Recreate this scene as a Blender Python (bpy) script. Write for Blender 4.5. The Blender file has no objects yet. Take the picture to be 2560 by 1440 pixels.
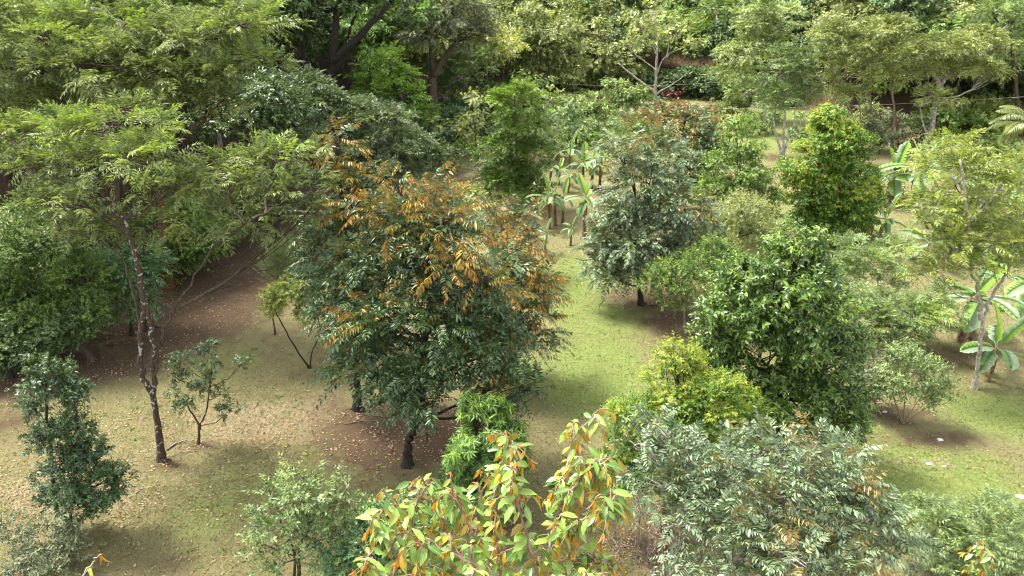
import bpy, math
import numpy as np
from mathutils import Vector, Matrix

# ------------------------------------------------------------------ camera, sky, sun
S = bpy.context.scene
C = S.collection
CAMH, PITCH, FPX = 13.0, math.radians(25.0), 1706.0      # metres, down-tilt, focal length in px of a 2560 px wide frame
cam_d = bpy.data.cameras.new('camera'); cam = bpy.data.objects.new('camera', cam_d); C.objects.link(cam)
cam.location = (0, 0, CAMH); cam.rotation_euler = (math.pi/2 - PITCH, 0, 0)
cam_d.sensor_width = 36.0; cam_d.lens = FPX/2560*36.0; cam_d.clip_start = 0.1; cam_d.clip_end = 2000
S.camera = cam
SUN_EL, SUN_AZ = math.radians(60), math.radians(-62)     # azimuth measured from +Y, clockwise seen from above
w = bpy.data.worlds.new('World'); S.world = w; w.use_nodes = True
nt = w.node_tree; nt.nodes.clear()
sky = nt.nodes.new('ShaderNodeTexSky'); sky.sky_type = 'NISHITA'; sky.sun_disc = False
sky.sun_elevation = SUN_EL; sky.sun_rotation = SUN_AZ; sky.air_density = 1.0; sky.dust_density = 3.0; sky.ozone_density = 1.0
hs = nt.nodes.new('ShaderNodeHueSaturation'); hs.inputs['Saturation'].default_value = 0.3
bg = nt.nodes.new('ShaderNodeBackground'); bg.inputs['Strength'].default_value = 0.15
wo = nt.nodes.new('ShaderNodeOutputWorld')
nt.links.new(sky.outputs[0], hs.inputs['Color']); nt.links.new(hs.outputs[0], bg.inputs['Color']); nt.links.new(bg.outputs[0], wo.inputs['Surface'])
sd = bpy.data.lights.new('sun', 'SUN'); sd.energy = 2.0; sd.angle = math.radians(12); sd.color = (1.0, 0.95, 0.86)
so = bpy.data.objects.new('sun', sd); C.objects.link(so)
sv = Vector((math.sin(SUN_AZ)*math.cos(SUN_EL), math.cos(SUN_AZ)*math.cos(SUN_EL), math.sin(SUN_EL)))
so.rotation_euler = sv.to_track_quat('Z', 'Y').to_euler(); so.location = (-30, 40, 60)
S.view_settings.view_transform = 'Standard'; S.view_settings.look = 'None'
S.view_settings.gamma = 1; S.view_settings.use_curve_mapping = False
S.view_settings.exposure = 1.95
S.render.engine = 'CYCLES'; S.cycles.filter_width = 1.05
S.cycles.max_bounces = 8; S.cycles.diffuse_bounces = 4; S.cycles.transmission_bounces = 5; S.cycles.glossy_bounces = 2

# ------------------------------------------------------------------ places
def vnoise(x, y, seed=0):
    xi = np.floor(x).astype(int); yi = np.floor(y).astype(int); fx = x-xi; fy = y-yi
    def hh(a, b):
        n = np.sin((a*127.1 + b*311.7 + seed*74.7))*43758.5453
        return n-np.floor(n)
    fx = fx*fx*(3-2*fx); fy = fy*fy*(3-2*fy)
    return (hh(xi, yi)*(1-fx)+hh(xi+1, yi)*fx)*(1-fy)+(hh(xi, yi+1)*(1-fx)+hh(xi+1, yi+1)*fx)*fy
def sp_(x): return np.where(x > 20, x, np.log1p(np.exp(np.minimum(x, 20))))
def edge_s(x, y):
    xe = np.interp(y, [-50, 0, 20, 33, 47, 60, 75, 100, 300], [-30, -24, -19, -13.5, -7.5, -2, 4, 12, 60])
    ye = np.interp(x, [-100, 4, 10, 24, 32, 60, 100], [82, 82, 82, 78, 62, 50, 40])
    return np.maximum(xe-x, y-ye)
def H(x, y):
    x = np.asarray(x, float); y = np.asarray(y, float)
    s = edge_s(x, y)
    h = 0.36*np.minimum(sp_((s-2)/2)*2, 90)
    h = h + 0.10*(vnoise(x/5, y/5, 1)-.5)
    return h
def ray(px, py):
    u = (px-1280)/FPX; v = (720-py)/FPX
    return np.array([u, math.cos(PITCH)+v*math.sin(PITCH), -math.sin(PITCH)+v*math.cos(PITCH)])
def PT(px, py, Y):
    d = ray(px, py); t = Y/d[1]
    return np.array([d[0]*t, Y, CAMH+d[2]*t])
def MPP(py, Y):                                          # metres per photo pixel at depth Y
    return Y/(math.cos(PITCH)+(720-py)/FPX*math.sin(PITCH))/FPX
def G(px, py):
    d = ray(px, py); t = 2.0
    for _ in range(4000):
        p = np.array([0, 0, CAMH])+d*t
        if p[2] < H(p[0], p[1]): break
        t += 0.05
    p[2] = float(H(p[0], p[1])); return p
def GY(px, Y):
    d = ray(px, 500); x = d[0]*Y/d[1]
    return np.array([x, Y, float(H(x, Y))])
def project(P):
    q = P-np.array([0, 0, CAMH]); z = q[..., 1]*math.cos(PITCH)-q[..., 2]*math.sin(PITCH)
    yy = q[..., 1]*math.sin(PITCH)+q[..., 2]*math.cos(PITCH)
    return 1280+FPX*q[..., 0]/z, 720-FPX*yy/z, z

# ------------------------------------------------------------------ mesh helpers
TRIS = [0]
def mesh(name, v, f, mat, tint=None, smooth=False):
    v = np.asarray(v, np.float32); f = np.asarray(f, np.int32)
    me = bpy.data.meshes.new(name)
    me.vertices.add(len(v)); me.vertices.foreach_set('co', v.ravel())
    me.loops.add(f.size); me.loops.foreach_set('vertex_index', f.ravel())
    me.polygons.add(len(f)); me.polygons.foreach_set('loop_start', np.arange(0, f.size, 3, dtype=np.int32))
    if smooth: me.polygons.foreach_set('use_smooth', np.ones(len(f), bool))
    me.update(calc_edges=True)
    if tint is not None:
        a = me.attributes.new('tint', 'FLOAT_COLOR', 'POINT')
        c = np.ones((len(v), 4), np.float32); c[:, :3] = tint; a.data.foreach_set('color', c.ravel())
    me.materials.append(mat); TRIS[0] += len(f)
    return me
def link(name, me, parent=None, loc=(0, 0, 0)):
    o = bpy.data.objects.new(name, me); C.objects.link(o); o.location = loc
    if parent is not None: o.parent = parent
    return o
def root(name, label, cat, loc, group=None):
    o = bpy.data.objects.new(name, None); C.objects.link(o); o.location = loc; o.empty_display_size = .3
    o['label'] = label; o['category'] = cat
    if group: o['group'] = group
    return o
def nrm(a): return a/np.maximum(np.linalg.norm(a, axis=-1, keepdims=True), 1e-9)
class Acc:
    def __init__(s): s.v = []; s.f = []; s.n = 0
    def add(s, v, f): s.v.append(v); s.f.append(np.asarray(f)+s.n); s.n += len(v)
    def out(s): return np.concatenate(s.v), np.concatenate(s.f)
    def build(s, name, mat, parent=None, base=None, smooth=True):
        if not s.v: return None
        v, f = s.out()
        if base is not None: v = v-base
        return link(name, mesh(name, v, f, mat, smooth=smooth), parent)
def curve(pts, n=5, wob=0.0, rng=None):
    pts = np.asarray(pts, float)
    P = np.vstack([2*pts[0]-pts[1], pts, 2*pts[-1]-pts[-2]]); out = []
    for i in range(1, len(P)-2):
        for k in range(n):
            t = k/n
            out.append(.5*((2*P[i])+(-P[i-1]+P[i+1])*t+(2*P[i-1]-5*P[i]+4*P[i+1]-P[i+2])*t*t+(-P[i-1]+3*P[i]-3*P[i+1]+P[i+2])*t**3))
    out.append(pts[-1]); out = np.array(out)
    if wob and rng is not None: out[1:-1] += rng.normal(0, wob, out[1:-1].shape)
    return out
def tube(acc, pts, r0, r1, sides=6, flare=0.0):
    pts = np.asarray(pts, float); n = len(pts)
    t = np.linspace(0, 1, n); r = r0+(r1-r0)*t
    if flare: r = r*(1+flare*1.6*np.exp(-t*n*.95))
    d = nrm(np.gradient(pts, axis=0))
    up = np.where(np.abs(d[:, 2:3]) > .9, np.array([[1., 0, 0]]), np.array([[0, 0, 1.]]))
    a = nrm(np.cross(d, up)); b = np.cross(d, a)
    th = np.arange(sides)*2*math.pi/sides
    v = pts[:, None]+r[:, None, None]*(np.cos(th)[None, :, None]*a[:, None]+np.sin(th)[None, :, None]*b[:, None])
    v = v.reshape(-1, 3); f = []
    i, j = np.meshgrid(np.arange(n-1), np.arange(sides), indexing='ij'); i = i.ravel(); j = j.ravel(); j2 = (j+1) % sides
    q = np.stack([i*sides+j, i*sides+j2, (i+1)*sides+j2, (i+1)*sides+j], 1)
    f = np.vstack([q[:, [0, 1, 2]], q[:, [0, 2, 3]]])
    v = np.vstack([v, pts[-1:]]); e = (n-1)*sides
    f = np.vstack([f, np.stack([e+np.arange(sides), e+(np.arange(sides)+1) % sides, np.full(sides, n*sides)], 1)])
    acc.add(v, f)
def thin(acc, a, b, r):                                  # many straight 3-sided twigs at once
    d = nrm(b-a); up = np.where(np.abs(d[:, 2:3]) > .9, np.array([[1., 0, 0]]), np.array([[0, 0, 1.]]))
    x = nrm(np.cross(d, up)); y = np.cross(d, x); vs = []
    for k in range(3):
        o = (math.cos(k*2.0944)*x+math.sin(k*2.0944)*y)
        vs += [a+o*r, b+o*r*.5]
    v = np.stack(vs, 1).reshape(-1, 3); N = len(a)
    tri = np.array([[0, 2, 3], [0, 3, 1], [2, 4, 5], [2, 5, 3], [4, 0, 1], [4, 1, 5]])
    acc.add(v, (np.arange(N)[:, None, None]*6+tri).reshape(-1, 3))

# ------------------------------------------------------------------ materials
def newmat(name):
    m = bpy.data.materials.new(name); m.use_nodes = True; m.node_tree.nodes.clear(); return m, m.node_tree.nodes, m.node_tree.links
def mixc(N, L, fac, a, b, mode='MIX'):
    n = N.new('ShaderNodeMix'); n.data_type = 'RGBA'; n.blend_type = mode
    for s, v in ((0, fac), (6, a), (7, b)):
        if isinstance(v, (int, float)): n.inputs[s].default_value = v
        elif isinstance(v, tuple): n.inputs[s].default_value = (*v, 1)
        else: L.new(v, n.inputs[s])
    return n.outputs[2]
def mapr(N, L, val, a, b, c, d):
    n = N.new('ShaderNodeMapRange'); L.new(val, n.inputs[0])
    for i, q in enumerate((a, b, c, d)): n.inputs[i+1].default_value = q
    return n.outputs[0]
GAIN = 1.35
def leafmat(name, dark, light, young=(.3, .11, .015), young2=(.32, .27, .03), back=None, rough=.42, trans=.3, objvar=0.0, spec=.5, veins=False, cut=True):
    dark, light, young, young2 = [(min(.75, c_[0]*GAIN), min(.75, c_[1]*GAIN), min(.75, c_[2]*GAIN*(.72 if cut else 1))) for c_ in (dark, light, young, young2)]
    light = tuple(min(.7, q*1.22) for q in light); dark = tuple(q*.85 for q in dark)  # tones spread apart to paint in sky sheen and dark between leaves
    if back: back = tuple(q*GAIN for q in back)
    m, N, L = newmat(name)
    at = N.new('ShaderNodeAttribute'); at.attribute_name = 'tint'
    sep = N.new('ShaderNodeSeparateColor'); L.new(at.outputs['Color'], sep.inputs[0])
    c = mixc(N, L, sep.outputs[0], dark, light)
    yc = mixc(N, L, sep.outputs[2], young, young2)
    c = mixc(N, L, sep.outputs[1], c, yc)
    if veins:
        tc = N.new('ShaderNodeTexCoord'); sx = N.new('ShaderNodeSeparateXYZ'); L.new(tc.outputs['Object'], sx.inputs[0])
        ab = N.new('ShaderNodeMath'); ab.operation = 'ABSOLUTE'; L.new(sx.outputs[1], ab.inputs[0])
        mid = mapr(N, L, ab.outputs[0], .02, .05, .75, 0)
        v1 = N.new('ShaderNodeMath'); v1.operation = 'MULTIPLY_ADD'; L.new(ab.outputs[0], v1.inputs[0]); v1.inputs[1].default_value = -.6; L.new(sx.outputs[0], v1.inputs[2])
        v2 = N.new('ShaderNodeMath'); v2.operation = 'MULTIPLY'; L.new(v1.outputs[0], v2.inputs[0]); v2.inputs[1].default_value = 70
        v3 = N.new('ShaderNodeMath'); v3.operation = 'SINE'; L.new(v2.outputs[0], v3.inputs[0])
        sv_ = mapr(N, L, v3.outputs[0], .6, 1, 0, .25)
        c = mixc(N, L, sv_, c, (.38, .42, .14)); c = mixc(N, L, mid, c, (.42, .40, .14))
        ns = N.new('ShaderNodeTexNoise'); ns.inputs['Scale'].default_value = 2.2; ns.inputs['Detail'].default_value = 5; ns.inputs['Roughness'].default_value = .7
        g2 = N.new('ShaderNodeNewGeometry'); mp = N.new('ShaderNodeVectorMath'); mp.operation = 'SCALE'; L.new(g2.outputs['Position'], mp.inputs[0]); mp.inputs['Scale'].default_value = 14; L.new(mp.outputs[0], ns.inputs['Vector'])
        c = mixc(N, L, mapr(N, L, ns.outputs[0], .66, .72, 0, .75), c, (.16, .08, .02))
        c = mixc(N, L, mapr(N, L, ns.outputs[0], .3, .6, .35, 0), c, (.05, .10, .015))
    h = N.new('ShaderNodeHueSaturation'); L.new(c, h.inputs['Color'])
    if objvar:
        oi = N.new('ShaderNodeObjectInfo')
        L.new(mapr(N, L, oi.outputs['Random'], 0, 1, .5-.03*objvar, .5+.03*objvar), h.inputs['Hue'])
        mm = N.new('ShaderNodeMath'); mm.operation = 'FRACT'; m2 = N.new('ShaderNodeMath'); m2.operation = 'MULTIPLY'; m2.inputs[1].default_value = 17.3
        L.new(oi.outputs['Random'], m2.inputs[0]); L.new(m2.outputs[0], mm.inputs[0])
        L.new(mapr(N, L, mm.outputs[0], 0, 1, 1-.35*objvar, 1+.45*objvar), h.inputs['Value'])
    c = h.outputs[0]
    if back:
        ge = N.new('ShaderNodeNewGeometry'); c2 = mixc(N, L, ge.outputs['Backfacing'], c, back)
    else: c2 = c
    p = N.new('ShaderNodeBsdfPrincipled'); L.new(c2, p.inputs['Base Color'])
    p.inputs['Roughness'].default_value = rough; p.inputs['Specular IOR Level'].default_value = spec
    tr = N.new('ShaderNodeBsdfTranslucent')
    tc = mixc(N, L, 1.0, c, (1.12, 1.15, .62), 'MULTIPLY'); L.new(tc, tr.inputs['Color'])
    mx = N.new('ShaderNodeMixShader'); mx.inputs[0].default_value = trans
    L.new(p.outputs[0], mx.inputs[1]); L.new(tr.outputs[0], mx.inputs[2])
    o = N.new('ShaderNodeOutputMaterial'); L.new(mx.outputs[0], o.inputs['Surface'])
    return m
def barkmat(name, a, b, lichen=None, lth=.6, scale=6.0):
    m, N, L = newmat(name)
    tc = N.new('ShaderNodeTexCoord'); mp = N.new('ShaderNodeMapping'); L.new(tc.outputs['Object'], mp.inputs[0]); mp.inputs['Scale'].default_value = (1, 1, .35)
    n1 = N.new('ShaderNodeTexNoise'); n1.inputs['Scale'].default_value = scale*3; n1.inputs['Detail'].default_value = 6; L.new(mp.outputs[0], n1.inputs['Vector'])
    c = mixc(N, L, mapr(N, L, n1.outputs[0], .35, .65, 0, 1), a, b)
    if lichen:
        n2 = N.new('ShaderNodeTexNoise'); n2.inputs['Scale'].default_value = scale; n2.inputs['Detail'].default_value = 4; L.new(tc.outputs['Object'], n2.inputs['Vector'])
        c = mixc(N, L, mapr(N, L, n2.outputs[0], lth-.02, lth+.03, 0, 1), c, lichen)
    p = N.new('ShaderNodeBsdfPrincipled'); L.new(c, p.inputs['Base Color']); p.inputs['Roughness'].default_value = .85
    bu = N.new('ShaderNodeBump'); bu.inputs['Strength'].default_value = .6; bu.inputs['Distance'].default_value = .02; L.new(n1.outputs[0], bu.inputs['Height']); L.new(bu.outputs[0], p.inputs['Normal'])
    o = N.new('ShaderNodeOutputMaterial'); L.new(p.outputs[0], o.inputs['Surface']); return m
RUST = (.22, .085, .018)
M = dict(
 caimito=leafmat('caimito_leaves', (.020, .047, .022), (.085, .14, .070), young=(.30, .085, .012), young2=(.38, .25, .03), back=(.095, .10, .035), rough=.34, trans=.22, spec=.5),
 caimito_dull=leafmat('olive_caimito_leaves', (.050, .085, .036), (.19, .25, .135), young=(.34, .13, .02), young2=(.28, .22, .04), back=(.12, .11, .045), rough=.33, trans=.28, spec=.65, cut=False),
 front=leafmat('golden_caimito_leaves', (.065, .15, .03), (.19, .28, .065), young=(.50, .19, .02), young2=(.46, .27, .03), back=(.30, .15, .035), rough=.28, trans=.25, spec=.7),
 feather=leafmat('feathery_leaves', (.070, .098, .040), (.205, .245, .125), young=(.17, .27, .06), young2=(.25, .3, .08), rough=.4, trans=.33),
 feather_cool=leafmat('cool_feathery_leaves', (.060, .088, .050), (.15, .19, .125), young=(.10, .18, .04), young2=(.14, .2, .05), rough=.45, trans=.25),
 feather_lime=leafmat('lime_feathery_leaves', (.12, .17, .065), (.26, .33, .15), young=(.27, .35, .08), young2=(.33, .39, .12), rough=.45, trans=.35, cut=False),
 airy=leafmat('airy_yellow_green_leaves', (.11, .15, .05), (.25, .29, .11), young=(.26, .32, .07), young2=(.33, .35, .10), rough=.42, trans=.35),
 glossy=leafmat('glossy_leaves', (.030, .072, .014), (.135, .205, .05), young=(.14, .22, .03), young2=(.2, .26, .05), back=(.09, .13, .05), rough=.3, trans=.25, spec=.55),
 lime=leafmat('lime_leaves', (.055, .115, .020), (.15, .24, .045), young=(.26, .31, .03), young2=(.35, .36, .05), rough=.4, trans=.35),
 green=leafmat('green_leaves', (.045, .092, .02), (.15, .22, .055), young=(.17, .26, .03), young2=(.2, .3, .04), rough=.4, trans=.3),
 mango=leafmat('mango_leaves', (.055, .115, .035), (.16, .26, .075), young=(.2, .32, .05), young2=(.25, .36, .07), rough=.35, trans=.3),
 dark=leafmat('dark_leaves', (.024, .05, .018), (.09, .14, .05), young=(.08, .13, .02), young2=(.1, .15, .03), rough=.35, trans=.15),
 bluish=leafmat('bluish_leaves', (.045, .10, .05), (.17, .27, .15), young=(.26, .33, .06), young2=(.3, .34, .08), rough=.3, trans=.2),
 olive=leafmat('olive_leaves', (.12, .15, .06), (.29, .32, .16), young=(.2, .22, .06), young2=(.22, .24, .08), rough=.5, trans=.28),
 grey=leafmat('grey_leaves', (.07, .09, .06), (.17, .19, .14), young=(.2, .21, .12), young2=(.2, .2, .14), rough=.5, trans=.2),
 sage=leafmat('pale_leaves', (.075, .12, .055), (.21, .27, .14), young=(.22, .3, .1), young2=(.3, .34, .14), rough=.42, trans=.3),
 red=leafmat('red_leaves', (.05, .012, .012), (.13, .03, .028), rough=.4, trans=.25),
 f1=leafmat('hazed_wood_green_leaves', (.085, .135, .045), (.25, .32, .13), young=(.16, .2, .04), young2=(.2, .22, .06), rough=.45, trans=.22, objvar=1),  # far wood leaves: haze of distance put into paler leaf colours
 f2=leafmat('hazed_wood_olive_leaves', (.12, .15, .06), (.31, .35, .17), young=(.2, .22, .06), young2=(.22, .24, .08), rough=.45, trans=.25, objvar=.8),
 f3=leafmat('hazed_wood_dark_leaves', (.035, .065, .026), (.12, .17, .075), young=(.09, .14, .05), young2=(.1, .15, .06), rough=.4, trans=.15, objvar=.7),
 f4=leafmat('hazed_wood_silvery_leaves', (.11, .16, .08), (.28, .36, .20), young=(.2, .28, .12), young2=(.22, .3, .14), rough=.4, trans=.22, objvar=.8),
 banana=leafmat('banana_leaves', (.07, .15, .045), (.18, .27, .11), young=(.20, .36, .04), young2=(.3, .42, .08), back=(.2, .27, .15), rough=.3, trans=.3),
 dry=leafmat('dry_leaves', (.13, .075, .045), (.3, .2, .13), young=(.3, .13, .05), young2=(.4, .3, .2), rough=.7, trans=.1),
 palm=leafmat('palm_fronds', (.13, .17, .10), (.28, .32, .2), rough=.35, trans=.25),
)
M['front_leaf'] = leafmat('golden_caimito_single_leaves', (.06, .14, .028), (.18, .27, .06), young=(.50, .19, .02), young2=(.44, .25, .03), back=(.24, .15, .035), rough=.3, trans=.22, spec=.5, veins=True)
B = dict(
 brown=barkmat('brown_bark', (.035, .022, .014), (.10, .07, .045)),
 lichen=barkmat('lichen_bark', (.035, .02, .013), (.10, .065, .04), (.40, .39, .36), .60, 9),
 dark=barkmat('dark_bark', (.012, .01, .007), (.04, .03, .02)),
 pale=barkmat('pale_bark', (.20, .16, .12), (.40, .36, .30), (.55, .53, .5), .6),
 tan=barkmat('tan_bark', (.13, .09, .055), (.28, .21, .14)),
 rust=barkmat('reddish_bark', (.12, .04, .02), (.24, .10, .05)),
 twig=barkmat('pinkish_twigs', (.22, .12, .08), (.38, .24, .17)),
 stem=barkmat('banana_stem_bark', (.09, .05, .03), (.25, .17, .09), (.05, .03, .02), .6),
 dead=barkmat('dead_wood', (.10, .07, .06), (.32, .26, .23)),
)

# ------------------------------------------------------------------ foliage
KITE = np.array([[0, 0, 0], [.42, .5, .10], [1, 0, -.10], [.42, -.5, .10]])
KT = np.array([[0, 2, 1], [0, 3, 2]])
FULL = np.array([[0, 0, 0], [.28, .40, .05], [.28, 0, 0], [.28, -.40, .05], [.66, .42, .02], [.66, 0, -.05], [.66, -.42, .02], [1.02, 0, -.17]])
FT = np.array([[0, 2, 1], [0, 3, 2], [1, 2, 5], [1, 5, 4], [2, 3, 6], [2, 6, 5], [4, 5, 7], [5, 6, 7]])
def leaf_verts(shape, pos, d, n, l, wd):
    d = nrm(d); s = nrm(np.cross(n, d)); n = np.cross(d, s)
    return (pos[:, None]+shape[None, :, 0:1]*(d*l[:, None])[:, None]+shape[None, :, 1:2]*(s*wd[:, None])[:, None]
            + shape[None, :, 2:3]*(n*l[:, None])[:, None])
def leaf_mesh(name, pos, d, n, l, wd, tint, mat, base, shape=KITE, tri=KT):
    v = leaf_verts(shape, pos, d, n, l, wd).reshape(-1, 3)-base
    k = len(shape); f = (np.arange(len(pos))[:, None, None]*k+tri).reshape(-1, 3)
    return mesh(name, v, f, mat, tint=np.repeat(tint, k, 0))
def sprays(o, d, n, sp, rng, ls, young, lob):
    N = len(o); k = sp['n']; d = nrm(d); side = nrm(np.cross(n, d)); n = np.cross(d, side)
    L = sp['L']*ls*(.65+.6*rng.random((N, 1)))
    s = (np.linspace(.12, 1, k)[None]+rng.normal(0, .02, (N, k)))
    Z = np.array([0, 0, 1.])
    pos = o[:, None]+d[:, None]*(s*L)[..., None]-Z*(sp['droop']*s*s*L)[..., None]
    ax = nrm(d[:, None]-Z*(2*sp['droop']*s)[..., None])
    phi = sp['phi']*(1-.75*np.clip(s, 0, 1)**5)
    if sp.get('planar', True):
        sg = np.where(np.arange(k) % 2 == 0, 1., -1.)[None, :, None]
        rad = side[:, None]*sg; ln = np.broadcast_to(n[:, None], pos.shape)
        ld = np.cos(phi)[..., None]*ax+np.sin(phi)[..., None]*rad
    else:
        az = np.arange(k)[None]*2.4+rng.random((N, 1))*6.28
        rad = np.cos(az)[..., None]*side[:, None]+np.sin(az)[..., None]*n[:, None]
        ld = np.cos(phi)[..., None]*ax+np.sin(phi)[..., None]*rad
        ln = ax*.8+Z*.7-ld*.2
    ld = ld-Z*sp.get('ldroop', .25)+rng.normal(0, sp.get('jit', .14), pos.shape)
    ln = ln+rng.normal(0, sp.get('njit', .3), pos.shape)
    tap = .62+.38*np.sin(np.pi*np.clip(s, 0, 1)**.8)
    l = sp['l']*ls*tap*(.6+.75*rng.random((N, k)))*rng.uniform(.8, 1.2, (N, 1)); wd = l*sp['w']/sp['l']
    r1 = np.clip(rng.normal(.42, .36, (N, k))+(lob[:, None]-.5)*.5+rng.normal(0, .12, (N, 1)), 0, 1)
    full = (rng.random((N, 1)) < .62); yg = np.clip(young[:, None]*np.where(full, np.clip(.4+s, 0, 1), np.clip((s-.45)*2.6, 0, 1.1))*(.6+.7*rng.random((N, k))), 0, 1)
    if sp.get('limp', 1):
        ld = ld-Z*(.7*yg)[..., None]; wd = wd*(1-.3*yg)
    tint = np.stack([r1, yg, np.clip(rng.random((N, 1))*.7+rng.random((N, k))*.4, 0, 1)], -1)
    R = lambda a: a.reshape(-1, a.shape[-1])
    tip = pos[:, -1]
    return R(pos), R(ld), R(ln), l.ravel(), wd.ravel(), R(tint), tip
SP = dict(
 caimito=dict(n=20, L=.78, l=.17, w=.058, phi=1.15, droop=.33, ldroop=.2, flat=.8, up=.2, cover=2.1, njit=.22, jit=.1),
 front=dict(n=11, L=.55, l=.145, w=.062, phi=1.1, droop=.18, ldroop=.5, flat=1, up=.6, cover=1.5),
 feather=dict(n=20, L=.5, l=.17, w=.034, phi=1.25, droop=.22, ldroop=.15, flat=.30, up=.12, cover=1.4, njit=.22, limp=0),
 glossy=dict(n=10, L=.32, l=.14, w=.062, phi=1.0, droop=.15, ldroop=.3, planar=False, flat=.85, up=.3, cover=1.9),
 small=dict(n=12, L=.32, l=.085, w=.038, phi=.95, droop=.1, ldroop=.1, planar=False, flat=.85, up=.5, cover=1.7),
 lime=dict(n=11, L=.34, l=.11, w=.045, phi=.9, droop=.1, ldroop=.15, planar=False, flat=.8, up=.6, cover=1.8),
 mango=dict(n=12, L=.16, l=.19, w=.042, phi=1.25, droop=.05, ldroop=.35, planar=False, flat=.9, up=.7, cover=1.9),
 far=dict(n=8, L=.5, l=.24, w=.125, phi=1.0, droop=.15, ldroop=.3, planar=False, flat=.7, up=.35, cover=1.6),
 farfeather=dict(n=12, L=.7, l=.3, w=.085, phi=1.2, droop=.25, ldroop=.2, flat=.35, up=.2, cover=1.5, njit=.25, limp=0),
 willow=dict(n=16, L=.55, l=.10, w=.022, phi=.55, droop=-.02, ldroop=0, planar=False, flat=1, up=1.6, cover=1.3),
)
LEAFV = {}
def leaf_parts(mat, parent, base, pos, d, n, l, wd, tint, idx):
    """single leaves that the photograph shows large: one object each, a few shared meshes"""
    key = mat.name
    if key not in LEAFV: LEAFV[key] = {}
    dd = nrm(d[idx]); s = nrm(np.cross(n[idx], dd)); nn = np.cross(dd, s)
    for j, i in enumerate(idx):
        q = (round(float(tint[i, 0])*3), round(float(tint[i, 1])*3), round(float(tint[i, 2])*2))
        if q not in LEAFV[key]:
            LEAFV[key][q] = mesh('leaf', FULL, FT, mat, tint=np.tile([q[0]/3, q[1]/3, q[2]/2], (8, 1)), smooth=True)
        o = bpy.data.objects.new('leaf', LEAFV[key][q]); C.objects.link(o); o.parent = parent
        m = Matrix.Identity(4)
        for r in range(3):
            m[r][0] = dd[j, r]*l[i]; m[r][1] = s[j, r]*wd[i]; m[r][2] = nn[j, r]*l[i]; m[r][3] = pos[i, r]-base[r]
        o.matrix_local = m
def blob_foliage(blobs, sp, rng, ls, nsub=11, cov=1.0, hollow=.42, lobe=.42):
    """blobs: list of (centre, radii, young). returns spray origins, axes, normals, young, lobe tint, lobe centres per blob"""
    O = []; D = []; Nn = []; Yg = []; Lb = []; subs = []
    sa = sp['n']*sp['l']*sp['w']*.62*ls*ls
    ztop = max(b[0][2]+b[1][2] for b in blobs); zbot = min(b[0][2]-b[1][2] for b in blobs)
    for (c, R, yg) in blobs:
        A = 4*math.pi*((R[0]*R[1])**1.6/3+(R[0]*R[2])**1.6/3+(R[1]*R[2])**1.6/3)**(1/1.6)
        N = int(max(12, cov*sp['cover']*A/sa))
        ns = int(nsub*rng.uniform(.85, 1.25))
        k = np.arange(ns)+.5; ph = np.arccos(1-1.75*k/ns); th = math.pi*(1+5**.5)*k+rng.random()*6
        u = np.stack([np.cos(th)*np.sin(ph), np.sin(th)*np.sin(ph), np.cos(ph)], 1)
        u = nrm(u+rng.normal(0, .22, u.shape))
        rm = (R[0]*R[1]*R[2])**(1/3)
        sc = c+u*R*rng.uniform(.45, 1.0, (ns, 1)); sr = rm*lobe*rng.uniform(.65, 1.3, ns)
        sy = rng.random(ns); subs.append((c, sc, sr))
        pr = sr**2/np.sum(sr**2); si = rng.choice(ns, N, p=pr)
        d = nrm(rng.normal(0, 1, (N, 3))); d[:, 2] = np.where(rng.random(N) < .6, np.abs(d[:, 2]), d[:, 2])
        rr = sr[si][:, None]*(rng.random((N, 1))**.4)*(.75+.35*rng.random((N, 1)))
        off = d*rr*np.array([1.15, 1.15, sp['flat']])
        p = sc[si]+off
        q = (p-c)/R; keep = np.linalg.norm(q, axis=1) > hollow
        p = p[keep]; d = d[keep]; si = si[keep]; q = nrm(q[keep])
        o2 = nrm(q/R*rm)
        ax = nrm(o2*.7+d*.55+np.array([0, 0, 1.])*sp['up']*.7+rng.normal(0, .3, p.shape))
        nn = nrm(o2*.35+np.array([0, 0, 1.])*.9+rng.normal(0, .25, p.shape))
        zz = (p[:, 2]-zbot)/max(ztop-zbot, .1)
        gate = np.clip((sy[si]-(1-min(yg, 1)*1.15))*4+.6, 0, 1)
        y = (gate*.95+yg*.2)*np.clip(.75+.35*d[:, 2]+.4*(zz-.5), 0, 1.4) if yg else np.zeros(len(p))
        y = np.where(rng.random(len(p)) < y, np.clip(.6+.4*rng.random(len(p)), 0, 1), 0.0)
        O.append(p); D.append(ax); Nn.append(nn); Yg.append(y); Lb.append(rng.random(ns)[si])
    return map(np.concatenate, (O, D, Nn, Yg, Lb)), subs
COUNT = {}
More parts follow.
